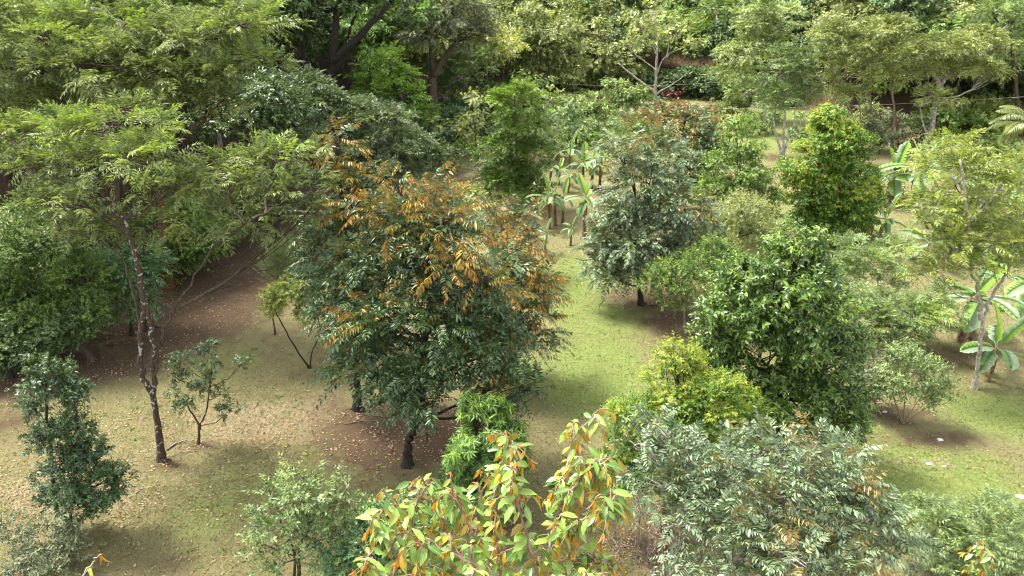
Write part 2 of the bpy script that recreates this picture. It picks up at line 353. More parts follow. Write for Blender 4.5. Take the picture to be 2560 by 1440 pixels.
def tree(name, label, cat, base, blobs, spn, mat, bark='brown', r=.12, trunks=None, group=None, ls=None, cov=1.0, nsub=11,
         hollow=.42, lobe=.42, parts=0, twigs=None, limbs=True, seed=None, limb_r=None, full=False, crown='crown'):
    """base: world point on the ground; blobs: (px, py, rx_px, ry_px, dY, young) at depth base.y+dY"""
    if seed is None: seed = (int(abs(base[0]*131+base[1]*977+len(blobs)*17)) % 99991)
    rng = np.random.default_rng(seed); sp = SP[spn]; base = np.asarray(base, float)
    Yb = base[1]; bl = []
    for b in blobs:
        px, py, rx, ry = b[:4]; dY = b[4] if len(b) > 4 else 0; yg = b[5] if len(b) > 5 else 0
        c = PT(px, py, Yb+dY); m = MPP(py, Yb+dY)
        sh = SP[spn]['L']*(ls or max(1.0, (Yb/22.0)**.8))*.2; k1 = max(.75, 1-sh/max(rx*m, .05)); k2 = max(.75, 1-.6*sh/max(ry*m, .05)); rx, ry = rx*k1, ry*k2
        bl.append((c, np.array([rx*m, (rx*.75+ry*.15)*m, ry*m]), yg))
    if ls is None: ls = max(1.0, (Yb/22.0)**.8)
    rt = root(name, label, cat, base, group)
    (o, d, n, yg, lb), subs = blob_foliage(bl, sp, rng, ls, nsub, cov, hollow, lobe)
    zmin = float(H(base[0], base[1]))+.25
    ok = o[:, 2] > zmin; o, d, n, yg, lb = o[ok], d[ok], n[ok], yg[ok], lb[ok]
    pos, ld, ln, l, wd, tint, tip = sprays(o, d, n, sp, rng, ls, yg, lb)
    sel = np.zeros(len(pos), bool)
    if parts:
        px, py, z = project(pos); inf = (px > 5) & (px < 2555) & (py > 5) & (py < 1435)
        tocam = nrm(np.array([0, 0, CAMH])-pos); cen = np.mean([b[0] for b in bl], 0)
        sc_ = (np.einsum('ij,ij->i', nrm(pos-cen), tocam)*.8+l/z*FPX/30-.12*z+rng.random(len(pos))*.5)
        # outermost toward the camera first: thin out by coarse picture cells so that the chosen ones are spread over the crown
        sc_ = np.where(inf, sc_+.35*np.einsum('ij,ij->i', pos-cen, tocam), -99)
        idx = np.argsort(-sc_)[:parts]; idx = idx[sc_[idx] > -50]; sel[idx] = True
        leaf_parts(M[mat], rt, base, pos, ld, ln, l*1.05, wd*1.1, tint, idx)
    k = ~sel
    shp, tri = (FULL, FT) if full else (KITE, KT)
    me = leaf_mesh(crown, pos[k], ld[k], ln[k], l[k], wd[k], tint[k], M[mat], base, shp, tri)
    co = link(crown, me, rt)
    if parts: co['kind'] = 'stuff'
    # ---- wood
    cen = np.mean([b[0] for b in bl], 0)
    if trunks is None:
        top = np.array([cen[0]*.7+base[0]*.3, cen[1]*.7+base[1]*.3, base[2]+(cen[2]-base[2])*.85])
        mid = (base+top)/2+np.array([rng.normal(0, .12), rng.normal(0, .12), 0])
        tr = [[base, mid, top]]
    else:
        tr = []
        for t in trunks:
            pts = [base] if t[0] is None else []
            for q in t[0 if t[0] is not None else 1:]:
                pts.append(PT(q[0], q[1], Yb+(q[2] if len(q) > 2 else 0)))
            tr.append(pts)
    nodes = []
    for i, t in enumerate(tr):
        a = Acc(); pts = curve(t, 5, .012*min(2, np.linalg.norm(np.array(t[-1])-t[0])/3), rng)
        pts[0] = pts[0]-np.array([0, 0, .12 if i == 0 or trunks is None or True else 0])
        r0 = r*(1 if i == 0 else .8 if i == 1 else .38)
        tube(a, pts, r0, r0*.5, 9, flare=.5)
        if i == 0:
            for q in range(5):
                az = q*1.26+rng.uniform(-.4, .4); dv = np.array([math.cos(az), math.sin(az), 0]); ll = r0*rng.uniform(1.7, 2.9)
                tube(a, np.array([base+[0, 0, r0*1.6], base+dv*ll*.45+[0, 0, r0*.45], base+dv*ll-[0, 0, .02]]), r0*.5, r0*.1, 6)
        a.build('trunk', B['brown' if bark == 'lichen' and i > 1 else bark], rt, base)
        nodes.append(pts)
    allp = np.concatenate([p[len(p)//3:] for p in nodes])
    tw = Acc()
    for (c, sc, sr) in subs:
        a = Acc()
        hd = np.linalg.norm(allp[:, :2]-c[:2], axis=1); score = np.abs(allp[:, 2]-(c[2]-.6*hd))+.6*hd
        st = allp[np.argmin(score)]; L = np.linalg.norm(c-st)+.01
        lr = (limb_r or r*.42)
        midp = (st+c)/2+np.array([0, 0, -.05*L])+rng.normal(0, .03*L, 3)
        lp = curve([st, midp, c], 5, .01*L, rng); tube(a, lp, lr, lr*.5, 6)
        for q, rq in zip(sc, sr):
            s0 = lp[rng.integers(len(lp)//2, len(lp))]
            mq = (s0+q)/2+rng.normal(0, .08*np.linalg.norm(q-s0), 3)
            tube(a, curve([s0, mq, q], 3), lr*.42, lr*.12, 4)
        if limbs: a.build('limb', B['brown' if bark == 'lichen' else bark], rt, base)
    if twigs and len(o):
        cs = np.concatenate([s[1] for s in subs])
        take = rng.random(len(o)) < twigs
        oo = o[take]; near = np.argmin(((oo[:, None]-cs[None])**2).sum(-1), 1)
        thin(tw, cs[near], oo, .006*ls); thin(tw, oo, tip[take], .005*ls)
        x = tw.build('twigs', B['twig' if mat == 'front' else bark], rt, base); x['kind'] = 'stuff'
    return rt

# ------------------------------------------------------------------ ground
def lines(parts): return np.unique(np.concatenate([np.arange(a, b, s) for a, b, s in parts]).round(4))
gx = lines([(-420, -60, 20), (-60, -30, 1.5), (-30, 36, .25), (36, 70, 1.5), (70, 440, 20)])
gy = lines([(-60, -4, 8), (-4, 8, 1), (8, 62, .25), (62, 110, 1.2), (110, 520, 20)])
X, Y = np.meshgrid(gx, gy, indexing='ij'); Zg = H(X, Y)
Zg = Zg + np.where((X > -30) & (X < 36) & (Y > 4) & (Y < 62), .03*(vnoise(X/.7, Y/.7, 5)-.5)+.02*(vnoise(X/.3, Y/.3, 6)-.5), 0)
SOIL_AND_SHADE = [(600, 690, 170, 115, 1.4), (440, 800, 210, 80, 1.35), (260, 890, 200, 66, 1.4), (60, 960, 150, 60, 1), (20, 1060, 110, 60, .7), (700, 860, 110, 70, .45),
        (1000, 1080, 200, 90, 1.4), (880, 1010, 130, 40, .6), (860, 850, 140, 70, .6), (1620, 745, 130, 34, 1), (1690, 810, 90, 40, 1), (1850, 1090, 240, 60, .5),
        (2090, 600, 80, 22, .9), (2420, 890, 150, 40, .7), (2340, 1100, 170, 30, .75), (2240, 1040, 120, 40, .7), (400, 1410, 130, 40, .45), (410, 1165, 60, 22, .8),  # right-hand bush and banana patches: their cast shade painted in as brown
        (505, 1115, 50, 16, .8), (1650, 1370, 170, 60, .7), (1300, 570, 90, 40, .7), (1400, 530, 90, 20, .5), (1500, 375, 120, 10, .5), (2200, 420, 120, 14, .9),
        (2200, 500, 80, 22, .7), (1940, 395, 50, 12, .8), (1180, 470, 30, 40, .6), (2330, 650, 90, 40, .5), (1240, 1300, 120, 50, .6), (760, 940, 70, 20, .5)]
LITTER = [(700, 1050, 320, 90, .75), (150, 1230, 280, 140, .65), (560, 1180, 300, 120, .45), (1470, 790, 60, 60, .35), (1450, 600, 60, 50, .4), (2300, 1160, 160, 30, .5), (1160, 440, 60, 40, .7), (1650, 1420, 200, 60, .6)]
LUSH = [(1480, 760, 120, 130, .8), (1500, 940, 140, 110, 1), (2350, 1230, 240, 150, 1), (2500, 1040, 160, 70, .8), (2150, 1050, 60, 60, .8), (560, 1250, 120, 120, .5), (560, 900, 120, 70, .35), (1900, 290, 300, 14, 1), (1600, 340, 420, 50, .9), (2050, 560, 200, 60, .6),
        (2120, 660, 60, 30, .8), (1440, 680, 70, 60, .7), (700, 1200, 140, 80, .4), (1330, 940, 60, 60, .7), (1160, 420, 40, 20, .5)]
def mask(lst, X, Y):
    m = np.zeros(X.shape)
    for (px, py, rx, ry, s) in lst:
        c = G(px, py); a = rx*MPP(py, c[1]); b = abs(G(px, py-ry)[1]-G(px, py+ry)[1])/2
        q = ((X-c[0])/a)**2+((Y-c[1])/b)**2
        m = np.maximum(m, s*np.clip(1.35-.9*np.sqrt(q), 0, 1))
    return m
ms = mask(SOIL_AND_SHADE, X, Y); ml = mask(LITTER, X, Y); mg = mask(LUSH, X, Y)
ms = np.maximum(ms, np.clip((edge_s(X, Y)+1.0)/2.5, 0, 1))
nx_, ny_ = X.shape
ii, jj = np.meshgrid(np.arange(nx_-1), np.arange(ny_-1), indexing='ij'); ii = ii.ravel(); jj = jj.ravel()
a_ = ii*ny_+jj; q4 = np.stack([a_, a_+ny_, a_+ny_+1, a_+1], 1)
gm, N, L = newmat('lawn_and_soil')
at = N.new('ShaderNodeAttribute'); at.attribute_name = 'tint'; sep = N.new('ShaderNodeSeparateColor'); L.new(at.outputs['Color'], sep.inputs[0])
tc = N.new('ShaderNodeTexCoord')
def noise(scale, det=6, rough=.6, dist=0):
    n = N.new('ShaderNodeTexNoise'); n.inputs['Scale'].default_value = scale; n.inputs['Detail'].default_value = det; n.inputs['Roughness'].default_value = rough; n.inputs['Distortion'].default_value = dist
    L.new(tc.outputs['Object'], n.inputs['Vector']); return n.outputs[0]
def addm(a, b, op='ADD'):
    n = N.new('ShaderNodeMath'); n.operation = op
    for i, v in enumerate((a, b)):
        if isinstance(v, (int, float)): n.inputs[i].default_value = v
        else: L.new(v, n.inputs[i])
    return n.outputs[0]
nb, nm, nf, nff = noise(.35, 4), noise(1.6, 8, .65, .3), noise(9, 8, .75), noise(45, 4, .8)
grass = mixc(N, L, mapr(N, L, nm, .35, .65, 0, 1), (.11, .112, .038), (.185, .162, .068))
grass = mixc(N, L, mapr(N, L, addm(nf, nff), .85, 1.2, 0, .8), grass, (.28, .235, .135))
lush = mixc(N, L, mapr(N, L, nf, .4, .62, 0, 1), (.12, .17, .038), (.225, .255, .085))
lushf = mapr(N, L, addm(sep.outputs[2], addm(addm(nf, nm), 1.3, 'MULTIPLY')), 1.45, 2.0, 0, 1)
c = mixc(N, L, lushf, grass, lush)
litter = mixc(N, L, mapr(N, L, addm(nf, nff), .8, 1.2, 0, 1), (.18, .13, .075), (.42, .33, .22))
lf = mapr(N, L, addm(sep.outputs[1], addm(addm(nf, nm), 1.6, 'MULTIPLY')), 2.05, 2.55, 0, .85)
c = mixc(N, L, lf, c, litter)
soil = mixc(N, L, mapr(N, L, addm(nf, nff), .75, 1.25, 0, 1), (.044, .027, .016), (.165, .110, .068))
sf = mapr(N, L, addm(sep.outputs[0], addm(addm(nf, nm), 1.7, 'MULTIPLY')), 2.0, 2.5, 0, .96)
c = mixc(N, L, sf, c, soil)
p = N.new('ShaderNodeBsdfPrincipled'); L.new(c, p.inputs['Base Color']); p.inputs['Roughness'].default_value = .95; p.inputs['Specular IOR Level'].default_value = .15
bu = N.new('ShaderNodeBump'); bu.inputs['Strength'].default_value = .8; bu.inputs['Distance'].default_value = .05; L.new(addm(nf, nff), bu.inputs['Height']); L.new(bu.outputs[0], p.inputs['Normal'])
o = N.new('ShaderNodeOutputMaterial'); L.new(p.outputs[0], o.inputs['Surface'])
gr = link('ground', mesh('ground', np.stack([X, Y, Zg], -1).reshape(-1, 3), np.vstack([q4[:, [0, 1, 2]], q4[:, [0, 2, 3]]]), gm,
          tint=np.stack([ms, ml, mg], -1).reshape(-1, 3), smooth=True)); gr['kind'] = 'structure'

RG = 0
# short grass and fallen leaves, real geometry
rg = np.random.default_rng(5)
def bil(A, x, y):
    i = np.clip(np.searchsorted(gx, x)-1, 0, len(gx)-2); j = np.clip(np.searchsorted(gy, y)-1, 0, len(gy)-2)
    return A[i, j]
def ground_pts(n, far=55):
    px = rg.uniform(-40, 2600, n); py = 1470-(1470-370)*rg.random(n)**.85
    u = (px-1280)/FPX; v = (720-py)/FPX
    dy = math.cos(PITCH)+v*math.sin(PITCH); dz = -math.sin(PITCH)+v*math.cos(PITCH)
    t = -CAMH/dz; x = u*t; y = dy*t
    k = (y < far) & (edge_s(x, y) < 1); return x[k], y[k]
x, y = ground_pts(230000)
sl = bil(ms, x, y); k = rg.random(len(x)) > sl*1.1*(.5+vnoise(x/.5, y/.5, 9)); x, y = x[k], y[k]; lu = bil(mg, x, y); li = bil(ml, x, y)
z = bil(Zg, x, y)-.005; n = len(x)
up = nrm(np.stack([rg.normal(0, .6, n), rg.normal(0, .6, n), np.ones(n)], 1)); nn = nrm(rg.normal(0, 1, (n, 3)))
GAIN = 1.0
grm = leafmat('short_grass', (.16, .18, .06), (.25, .28, .095), young=(.30, .25, .14), young2=(.26, .22, .12), rough=.6, trans=.35)
tt = np.stack([np.clip(rg.random(n)*.7+lu*.4, 0, 1), (rg.random(n) < (.28+.4*li-.2*lu)).astype(float), rg.random(n)], 1)
sc = .8+y/40
go = link('short_grass', leaf_mesh('short_grass', np.stack([x, y, z], 1), up, nn, rg.uniform(.022, .048, n)*sc, rg.uniform(.012, .024, n)*sc, tt, grm, 0)); go['kind'] = 'stuff'
go['label'] = 'short trodden grass of the clearing'; go['category'] = 'grass'
x, y = ground_pts(110000)
sl = bil(ms, x, y); li = bil(ml, x, y); cl = vnoise(x/.35, y/.35, 12)*vnoise(x/1.3, y/1.3, 13)*3.2; k = rg.random(len(x)) < (.07+.6*li+.30*sl)*cl; x, y = x[k], y[k]; n = len(x)
z = bil(Zg, x, y)+.02
dd = nrm(np.stack([rg.normal(0, 1, n), rg.normal(0, 1, n), rg.normal(0, .18, n)], 1)); nn = nrm(np.stack([rg.normal(0, .45, n), rg.normal(0, .45, n), np.ones(n)], 1))
fm = leafmat('fallen_leaves', (.13, .075, .045), (.34, .235, .16), young=(.52, .44, .36), young2=(.38, .17, .05), rough=.65, trans=.05)
tt = np.stack([rg.random(n), (rg.random(n) < .10).astype(float)*.9, rg.random(n)], 1)
fo = link('fallen_leaves', leaf_mesh('fallen_leaves', np.stack([x, y, z], 1), dd, nn, rg.uniform(.05, .12, n), rg.uniform(.025, .06, n), tt, fm, 0)); fo['kind'] = 'stuff'
fo['label'] = 'dry brown fallen leaves strewn over soil and grass'; fo['category'] = 'leaf litter'
# low weeds and grass clumps
x, y = ground_pts(26000); sl = bil(ms, x, y); lu = bil(mg, x, y)
k = rg.random(len(x)) < (.06+.06*lu)*np.clip(vnoise(x/1.1, y/1.1, 15)*2.2-.6, 0, 1)*(1-.8*sl); x, y = x[k], y[k]
nb_ = 9; x = np.repeat(x, nb_); y = np.repeat(y, nb_); n = len(x); ta = rg.uniform(0, 6.28, n); x = x+np.cos(ta)*.03; y = y+np.sin(ta)*.03
dd = nrm(np.stack([np.cos(ta), np.sin(ta), rg.uniform(.3, 1.5, n)], 1)); z = bil(Zg, x, y)-.005
tt = np.stack([rg.random(n), (rg.random(n) < .12)*.8, rg.random(n)], 1); sc = np.repeat(rg.uniform(.6, 1.5, n//nb_), nb_)
wm = leafmat('weed_leaves', (.13, .19, .05), (.25, .31, .09), young=(.3, .27, .12), young2=(.3, .3, .1), rough=.5, trans=.3)
wo_ = link('weeds', leaf_mesh('weeds', np.stack([x, y, z], 1), dd, np.tile([0, 0, 1.], (n, 1))+rg.normal(0, .2, (n, 3)), .085*sc, .024*sc, tt, wm, 0)); wo_['kind'] = 'stuff'
wo_['label'] = 'small weeds and grass clumps dotted over the lawn'; wo_['category'] = 'weeds'

# ------------------------------------------------------------------ the wood behind: prototypes copied one by one
rw = np.random.default_rng(11)
def wood_proto(name, label, cat, group, spn, mat, bark, Hh, R, nb, flat, seed, r=.16, ls=1.35, cov=.95, bush=False):
    rng = np.random.default_rng(seed); sp = SP[spn]; bl = []
    for i in range(nb):
        a = 2.4*i+rng.random(); q = 0 if i == 0 else R*rng.uniform(.4, .8); zc = Hh-(R*flat*.9)-(q/R)**2*Hh*.22-rng.uniform(0, .25 if not bush else .1)*Hh*(i > 0)
        rr = R*rng.uniform(.42, .62)
        bl.append((np.array([math.cos(a)*q, math.sin(a)*q, max(zc, rr*flat*.8)]), np.array([rr, rr, rr*flat]), .25))
    rt = root(name, label, cat, (0, 0, 0), group)
    (o, d, n, yg, lb), subs = blob_foliage(bl, sp, rng, ls, 8, cov, .3, .5)
    k = o[:, 2] > .1; o, d, n, yg, lb = o[k], d[k], n[k], yg[k], lb[k]
    pos, ld, ln, l, wd, tint, tip = sprays(o, d, n, sp, rng, ls, yg, lb)
    link('crown', leaf_mesh('crown', pos, ld, ln, l, wd, tint, M[mat], 0), rt)
    a = Acc(); top = np.array([rng.normal(0, .3), rng.normal(0, .3), Hh*.8])
    pts = curve([np.zeros(3)-[0, 0, .6], top*.5+rng.normal(0, .2, 3), top], 5); tube(a, pts, r, r*.4, 7, flare=.5)
    for (c, scs, sr) in subs:
        st = pts[int(len(pts)*.55)]; L_ = np.linalg.norm(c-st); lp = curve([st, (st+c)/2-[0, 0, .08*L_], c], 4); tube(a, lp, r*.45, r*.2, 5)
        for q in scs: tube(a, np.array([lp[-3], (lp[-3]+q)/2+rng.normal(0, .1, 3), q]), r*.18, r*.06, 3)
    a.build('trunk', B[bark], rt)
    return rt
def copy_tree(rt, loc, rz, s, label=None, group=None):
    c = rt.copy(); C.objects.link(c); c.location = loc; c.rotation_euler = (0, 0, rz); c.scale = (s[0], s[0], s[1])
    if label: c['label'] = label
    if group: c['group'] = group
    for ch in rt.children:
        k = ch.copy(); C.objects.link(k); k.parent = c
    return c
GH = 'trees of the wood on the rising ground behind'
protos = [
 (wood_proto('forest_tree', 'round leafy mid green tree', 'tree', GH+', green', 'far', 'f1', 'brown', 11, 4.2, 8, .75, 1), 3),
 (wood_proto('forest_tree', 'olive green rounded tree', 'tree', GH+', olive', 'far', 'f2', 'tan', 12, 4.5, 8, .7, 2), 3),
 (wood_proto('forest_tree', 'deep green shaded tree', 'tree', GH+', deep green', 'far', 'f3', 'dark', 12, 4.4, 7, .8, 3), 3),
 (wood_proto('forest_tree', 'silvery green spreading tree', 'tree', GH+', silvery', 'farfeather', 'f4', 'pale', 12, 4.8, 9, .45, 4), 2),
 (wood_proto('forest_tree', 'feathery layered green tree', 'tree', GH+', feathery', 'farfeather', 'f1', 'brown', 13, 5.2, 9, .4, 5), 2)]
bushp = [
 (wood_proto('bush', 'dark leafy bush', 'bush', 'dark bushes along the edge of the wood', 'far', 'f3', 'dark', 3.2, 2.2, 6, .8, 6, .06, 1.0, bush=True), 2),
 (wood_proto('bush', 'mid green leafy bush', 'bush', 'green bushes along the edge of the wood', 'far', 'f1', 'brown', 3.0, 2.2, 6, .75, 7, .06, 1.0, bush=True), 2)]
used = set(); NW = [0]; FIRST = []
def put(plist, x, y, s=None, k=None):
    if k is None:
        wts = np.array([q[1] for q in plist], float); k = rw.choice(len(plist), p=wts/wts.sum())
    z = float(H(x, y)); s = s or rw.uniform(.8, 1.25); sc = (s*rw.uniform(.9, 1.15), s)
    qx, qy, qz = project(np.array([x, y, z]))
    if qy < -15 or qx < -330 or qx > 2890: return
    place = ['at the far left', 'left of centre', 'at top centre', 'right of centre', 'at the far right'][int(np.clip(qx//512, 0, 4))]
    deep = 'in the front rows of the wood' if float(edge_s(x, y)) < 14 else 'deep inside the wood'
    kind = plist[k][0]['label'].split('|')[0]
    lab = kind+((' at the wood edge, ' if plist is bushp else ' '+deep+', ')+place)
    rt = plist[k][0]; NW[0] += 1
    if id(rt) in used: copy_tree(rt, (x, y, z-.1), rw.uniform(0, 6.28), sc, lab, lab)
    else:
        used.add(id(rt)); rt.location = (x, y, z-.1); rt.rotation_euler = (0, 0, rw.uniform(0, 6.28)); rt.scale = (sc[0], sc[0], sc[1]); FIRST.append((rt, lab))
def fill(step, s0, s1, jit, plist, ylo, yhi, smul=1):
    for yy in np.arange(ylo, yhi, step):
        half = yy*.86+6
        for xx in np.arange(-half, half, step):
            x = xx+rw.uniform(-jit, jit); y = yy+rw.uniform(-jit, jit); s = float(edge_s(x, y))
            if plist is protos and y < 53 and 690 < 1280+FPX*x/(y*.93) < 1230: continue
            if s0 < s < s1: put(plist, x, y, rw.uniform(.8, 1.2)*smul)
fill(2.9, .6, 3.4, 1.0, bushp, 14, 92, 1)
fill(5.2, 3.5, 15, 1.8, protos, 18, 110, .85)
fill(7.0, 15, 48, 2.4, protos, 26, 135, 1.1)
for rt_, lab_ in FIRST: rt_['label'] = lab_; rt_['group'] = lab_

# ------------------------------------------------------------------ the trees one can tell apart
F = G
# --- left: tall feathery tree with lichened twin trunks
tree('feathery_tree', 'tall two-stemmed tree with lichen-patched trunks and wide feathery layered crown, left foreground', 'tree', F(403, 1150),
 [(110, 400, 200, 45, 1), (260, 315, 190, 42, .8, .5), (330, 390, 150, 40, -.3, .55), (60, 330, 120, 40, 1.8, .3), (430, 470, 130, 38, .2, .1), (150, 500, 120, 32, -.6),
  (560, 440, 130, 42, 1.2, .1), (690, 390, 120, 38, 1.6, .45), (740, 470, 110, 48, 1.4, .1), (620, 540, 110, 30, .8), (250, 560, 120, 28, .6), (390, 560, 90, 26, 1), (770, 530, 46, 30, 1.5, 0)],
 'feather', 'feather', 'lichen', .088, cov=.75, nsub=12, hollow=.2, lobe=.5, twigs=.08, limb_r=.045,
 trunks=[[None, (395, 1060), (370, 970), (350, 920), (352, 850), (360, 760), (350, 680), (325, 590), (290, 520), (215, 430)],
         [(403, 1130), (388, 1020), (385, 900), (370, 800), (350, 690), (325, 600), (290, 530), (262, 480), (268, 390)],
         [(388, 950), (395, 880), (425, 800), (490, 690), (540, 610), (600, 570), (680, 520)],
         [(352, 830), (335, 740), (300, 640), (210, 590), (150, 575)]])
# --- upper left crown behind it
tree('feathery_tree', 'broad olive feathery crown filling the upper left corner behind the twin-stemmed tree', 'tree', GY(290, 24),
 [(120, 90, 180, 55, 1, .35), (300, 60, 150, 50, 1.5, .3), (470, 90, 160, 50, .6, .4), (600, 60, 110, 40, .8, .4), (230, 160, 190, 48, -.4), (430, 190, 170, 45, 0, .1), (590, 165, 110, 40, 1, .3),
  (60, 190, 120, 45, .5), (90, 250, 130, 30, 1), (560, 250, 80, 32, .6), (360, 130, 120, 40, .4, .2), (30, 40, 100, 50, 1, .5), (300, 235, 130, 28, 1.4)],
 'feather', 'feather', 'brown', .17, ls=1.15, cov=.95, hollow=.2, lobe=.5, twigs=.05, limb_r=.06,
 trunks=[[None, (300, 600), (285, 400), (290, 270), (315, 180), (345, 90)], [(288, 330), (330, 250), (380, 190), (450, 120)], [(288, 330), (240, 240), (215, 205), (160, 130)]])
# --- left bushes and small dark trees
tree('leafy_tree', 'dense olive green bushy tree at the left edge of the clearing', 'tree', GY(110, 21.5),
 [(100, 620, 110, 90, 0), (60, 760, 110, 80, 0), (200, 700, 90, 80, .5), (170, 800, 80, 60, -.3), (20, 640, 80, 90, .5), (40, 880, 90, 60, -.2), (130, 560, 120, 50, 1)],
 'small', 'green', 'brown', .1, ls=1.15, cov=.9, twigs=.05)
tree('leafy_tree', 'small round dark blue-green tree on a thin trunk left of the lichened trunks', 'tree', F(328, 838),
 [(330, 700, 75, 70, 0), (370, 660, 50, 60, .4), (290, 750, 50, 40, 0), (370, 740, 40, 36, 0)], 'caimito', 'bluish', 'dark', .06, ls=.85, cov=.9)
tree('vine_covered_trunk', 'thick old trunk wrapped in glossy climbing leaves at the wood edge', 'tree', F(420, 715),
 [(440, 660, 40, 60, .2), (470, 600, 60, 60, .6), (520, 600, 60, 50, 1), (450, 540, 60, 45, 1.2)], 'small', 'green', 'rust', .2, ls=1.2, cov=1,
 trunks=[[None, (415, 640), (405, 560), (400, 420), (410, 330)]])
tree('bush', 'dark green bush under the feathery crown behind the brown soil path', 'bush', GY(560, 35.5),
 [(500, 610, 80, 60, 0), (600, 570, 80, 55, 0), (680, 540, 60, 60, .5), (560, 520, 90, 45, 1)], 'small', 'dark', 'dark', .06, cov=1)
tree('bush', 'mid green bush standing at the far left edge above the dark soil', 'bush', F(30, 945),
 [(30, 870, 70, 60, 0), (100, 850, 70, 50, .5), (190, 820, 80, 50, .8), (-30, 900, 60, 70, 0)], 'small', 'dark', 'dark', .05, cov=1)
# --- left foreground
tree('dark_shrub', 'narrow upright dark shrub with silvery-tipped leaves at the left', 'shrub', F(150, 1330),
 [(130, 980, 52, 75, 0, .0), (105, 920, 28, 38, 0), (185, 985, 32, 42, .1), (140, 1090, 50, 60, 0), (195, 1070, 30, 30, 0), (170, 1180, 58, 55, -.1), (230, 1130, 40, 40, .1), (250, 1210, 50, 52, 0),
  (290, 1190, 28, 24, .1), (200, 1270, 55, 40, -.1), (130, 1240, 30, 40, 0)],
 'glossy', 'caimito', 'dark', .05, ls=.72, cov=1.35, lobe=.5, hollow=.1, parts=90, twigs=.2, nsub=7,
 trunks=[[None, (135, 1240), (125, 1100), (115, 960)], [(175, 1320), (178, 1240), (200, 1120), (185, 1000)]])
tree('sapling', 'small open sapling with forked stem and few dark leaf tufts beside the lichened trunk', 'sapling', F(497, 1110),
 [(465, 985, 50, 18, 0), (530, 955, 24, 30, 0), (575, 1025, 34, 20, 0), (455, 905, 40, 18, .2), (530, 880, 45, 26, .2), (605, 912, 30, 12, .2), (430, 940, 26, 16, 0), (500, 925, 22, 18, 0), (550, 985, 16, 18, 0)],
 'glossy', 'caimito', 'brown', .035, ls=.75, cov=.5, hollow=0, nsub=4, lobe=.45, parts=120, twigs=.5,
 trunks=[[None, (497, 1065), (478, 1030), (458, 1000)], [(497, 1065), (515, 1030), (523, 980), (530, 920)]])
tree('leafy_shrub', 'thin grey-green shrub in the bottom left corner below the narrow dark shrub', 'shrub', F(90, 1420),
 [(110, 1370, 80, 60, 0), (40, 1320, 50, 40, .2), (180, 1390, 50, 50, 0), (30, 1420, 60, 40, -.3), (100, 1430, 90, 40, -.4), (160, 1310, 35, 22, 0, .5)], 'small', 'grey', 'brown', .03, cov=.55, parts=60, hollow=.1, twigs=.25)
tree('leafy_tree', 'light green open young tree with paired stems at the bottom, left of the blue-green shrub', 'tree', F(745, 1475),
 [(760, 1250, 100, 55, 0), (690, 1260, 60, 40, .3), (850, 1240, 50, 40, .3), (720, 1330, 80, 40, -.1), (800, 1320, 70, 45, -.1), (660, 1360, 55, 30, 0), (760, 1190, 50, 28, .1, .7), (690, 1410, 60, 30, -.2), (860, 1310, 50, 36, .2)],
 'small', 'sage', 'brown', .045, ls=1.25, cov=.5, hollow=.1, parts=200, twigs=.25, nsub=9,
 trunks=[[None, (748, 1400), (755, 1330), (760, 1250)], [(735, 1470), (738, 1400), (728, 1360), (700, 1300)]])
tree('leafy_shrub', 'dense blue-green shrub with small waxy leaves at the bottom, behind the golden leaves', 'shrub', F(900, 1475),
 [(900, 1380, 95, 80, 0, .12), (1000, 1310, 90, 55, .3, .1), (1080, 1270, 55, 28, .5, .1), (850, 1440, 80, 60, -.4, .12), (940, 1310, 60, 40, .2, .15), (1010, 1400, 80, 60, 0), (1150, 1300, 40, 26, .6)],
 'small', 'bluish', 'brown', .05, ls=1.0, cov=1.1, parts=200, twigs=.1)
tree('mango_tree', 'small bright green tree with drooping narrow leaves in the centre foreground', 'tree', F(1222, 1310),
 [(1205, 1080, 70, 60, 0, .25), (1270, 1090, 45, 45, .1, .3), (1150, 1130, 45, 40, .1, .2), (1190, 1160, 75, 50, -.2), (1230, 1030, 40, 38, .2, .4), (1150, 1200, 45, 34, 0), (1230, 1210, 70, 40, 0), (1285, 1150, 40, 50, .2, .2), (1180, 1010, 24, 28, .2, .4)],
 'mango', 'mango', 'dark', .05, ls=.9, cov=1.25, parts=260, twigs=.1)
# --- the big golden-tipped trees in the middle
tree('star_apple_tree', 'large dark blue-green tree with rust and gold shoots at the very centre', 'tree', F(1018, 1165),
 [(1040, 800, 170, 150, 0, .12), (920, 800, 95, 120, .3), (1160, 860, 130, 100, 0, .1), (1060, 960, 120, 75, -.6), (930, 930, 100, 70, -.2), (1200, 740, 110, 90, .3, .35), (1050, 640, 140, 100, .3, .4),
  (1115, 560, 85, 85, -.1, 1.0), (1000, 560, 60, 60, .1, .8), (1215, 700, 50, 26, -.7, 1.1), (1040, 1010, 40, 34, -1.3), (1230, 880, 90, 30, -.5, .25), (950, 650, 90, 90, .5, .1), (1250, 960, 100, 36, 0, .02), (1090, 480, 45, 50, .9, .95), (860, 700, 70, 90, .7), (1060, 1010, 60, 30, -1.0), (1330, 970, 45, 22, 0), (990, 470, 34, 44, .9, .9), (930, 520, 60, 40, .9, .9), (1125, 650, 60, 52, -.8, 1.0)],
 'caimito', 'caimito', 'dark', .13, cov=.85, nsub=13, hollow=.4, lobe=.4, parts=300, twigs=.12, limb_r=.05, limbs=True,
 trunks=[[None, (1020, 1110), (1040, 1060), (1050, 980), (1060, 860), (1080, 700), (1090, 560)]])
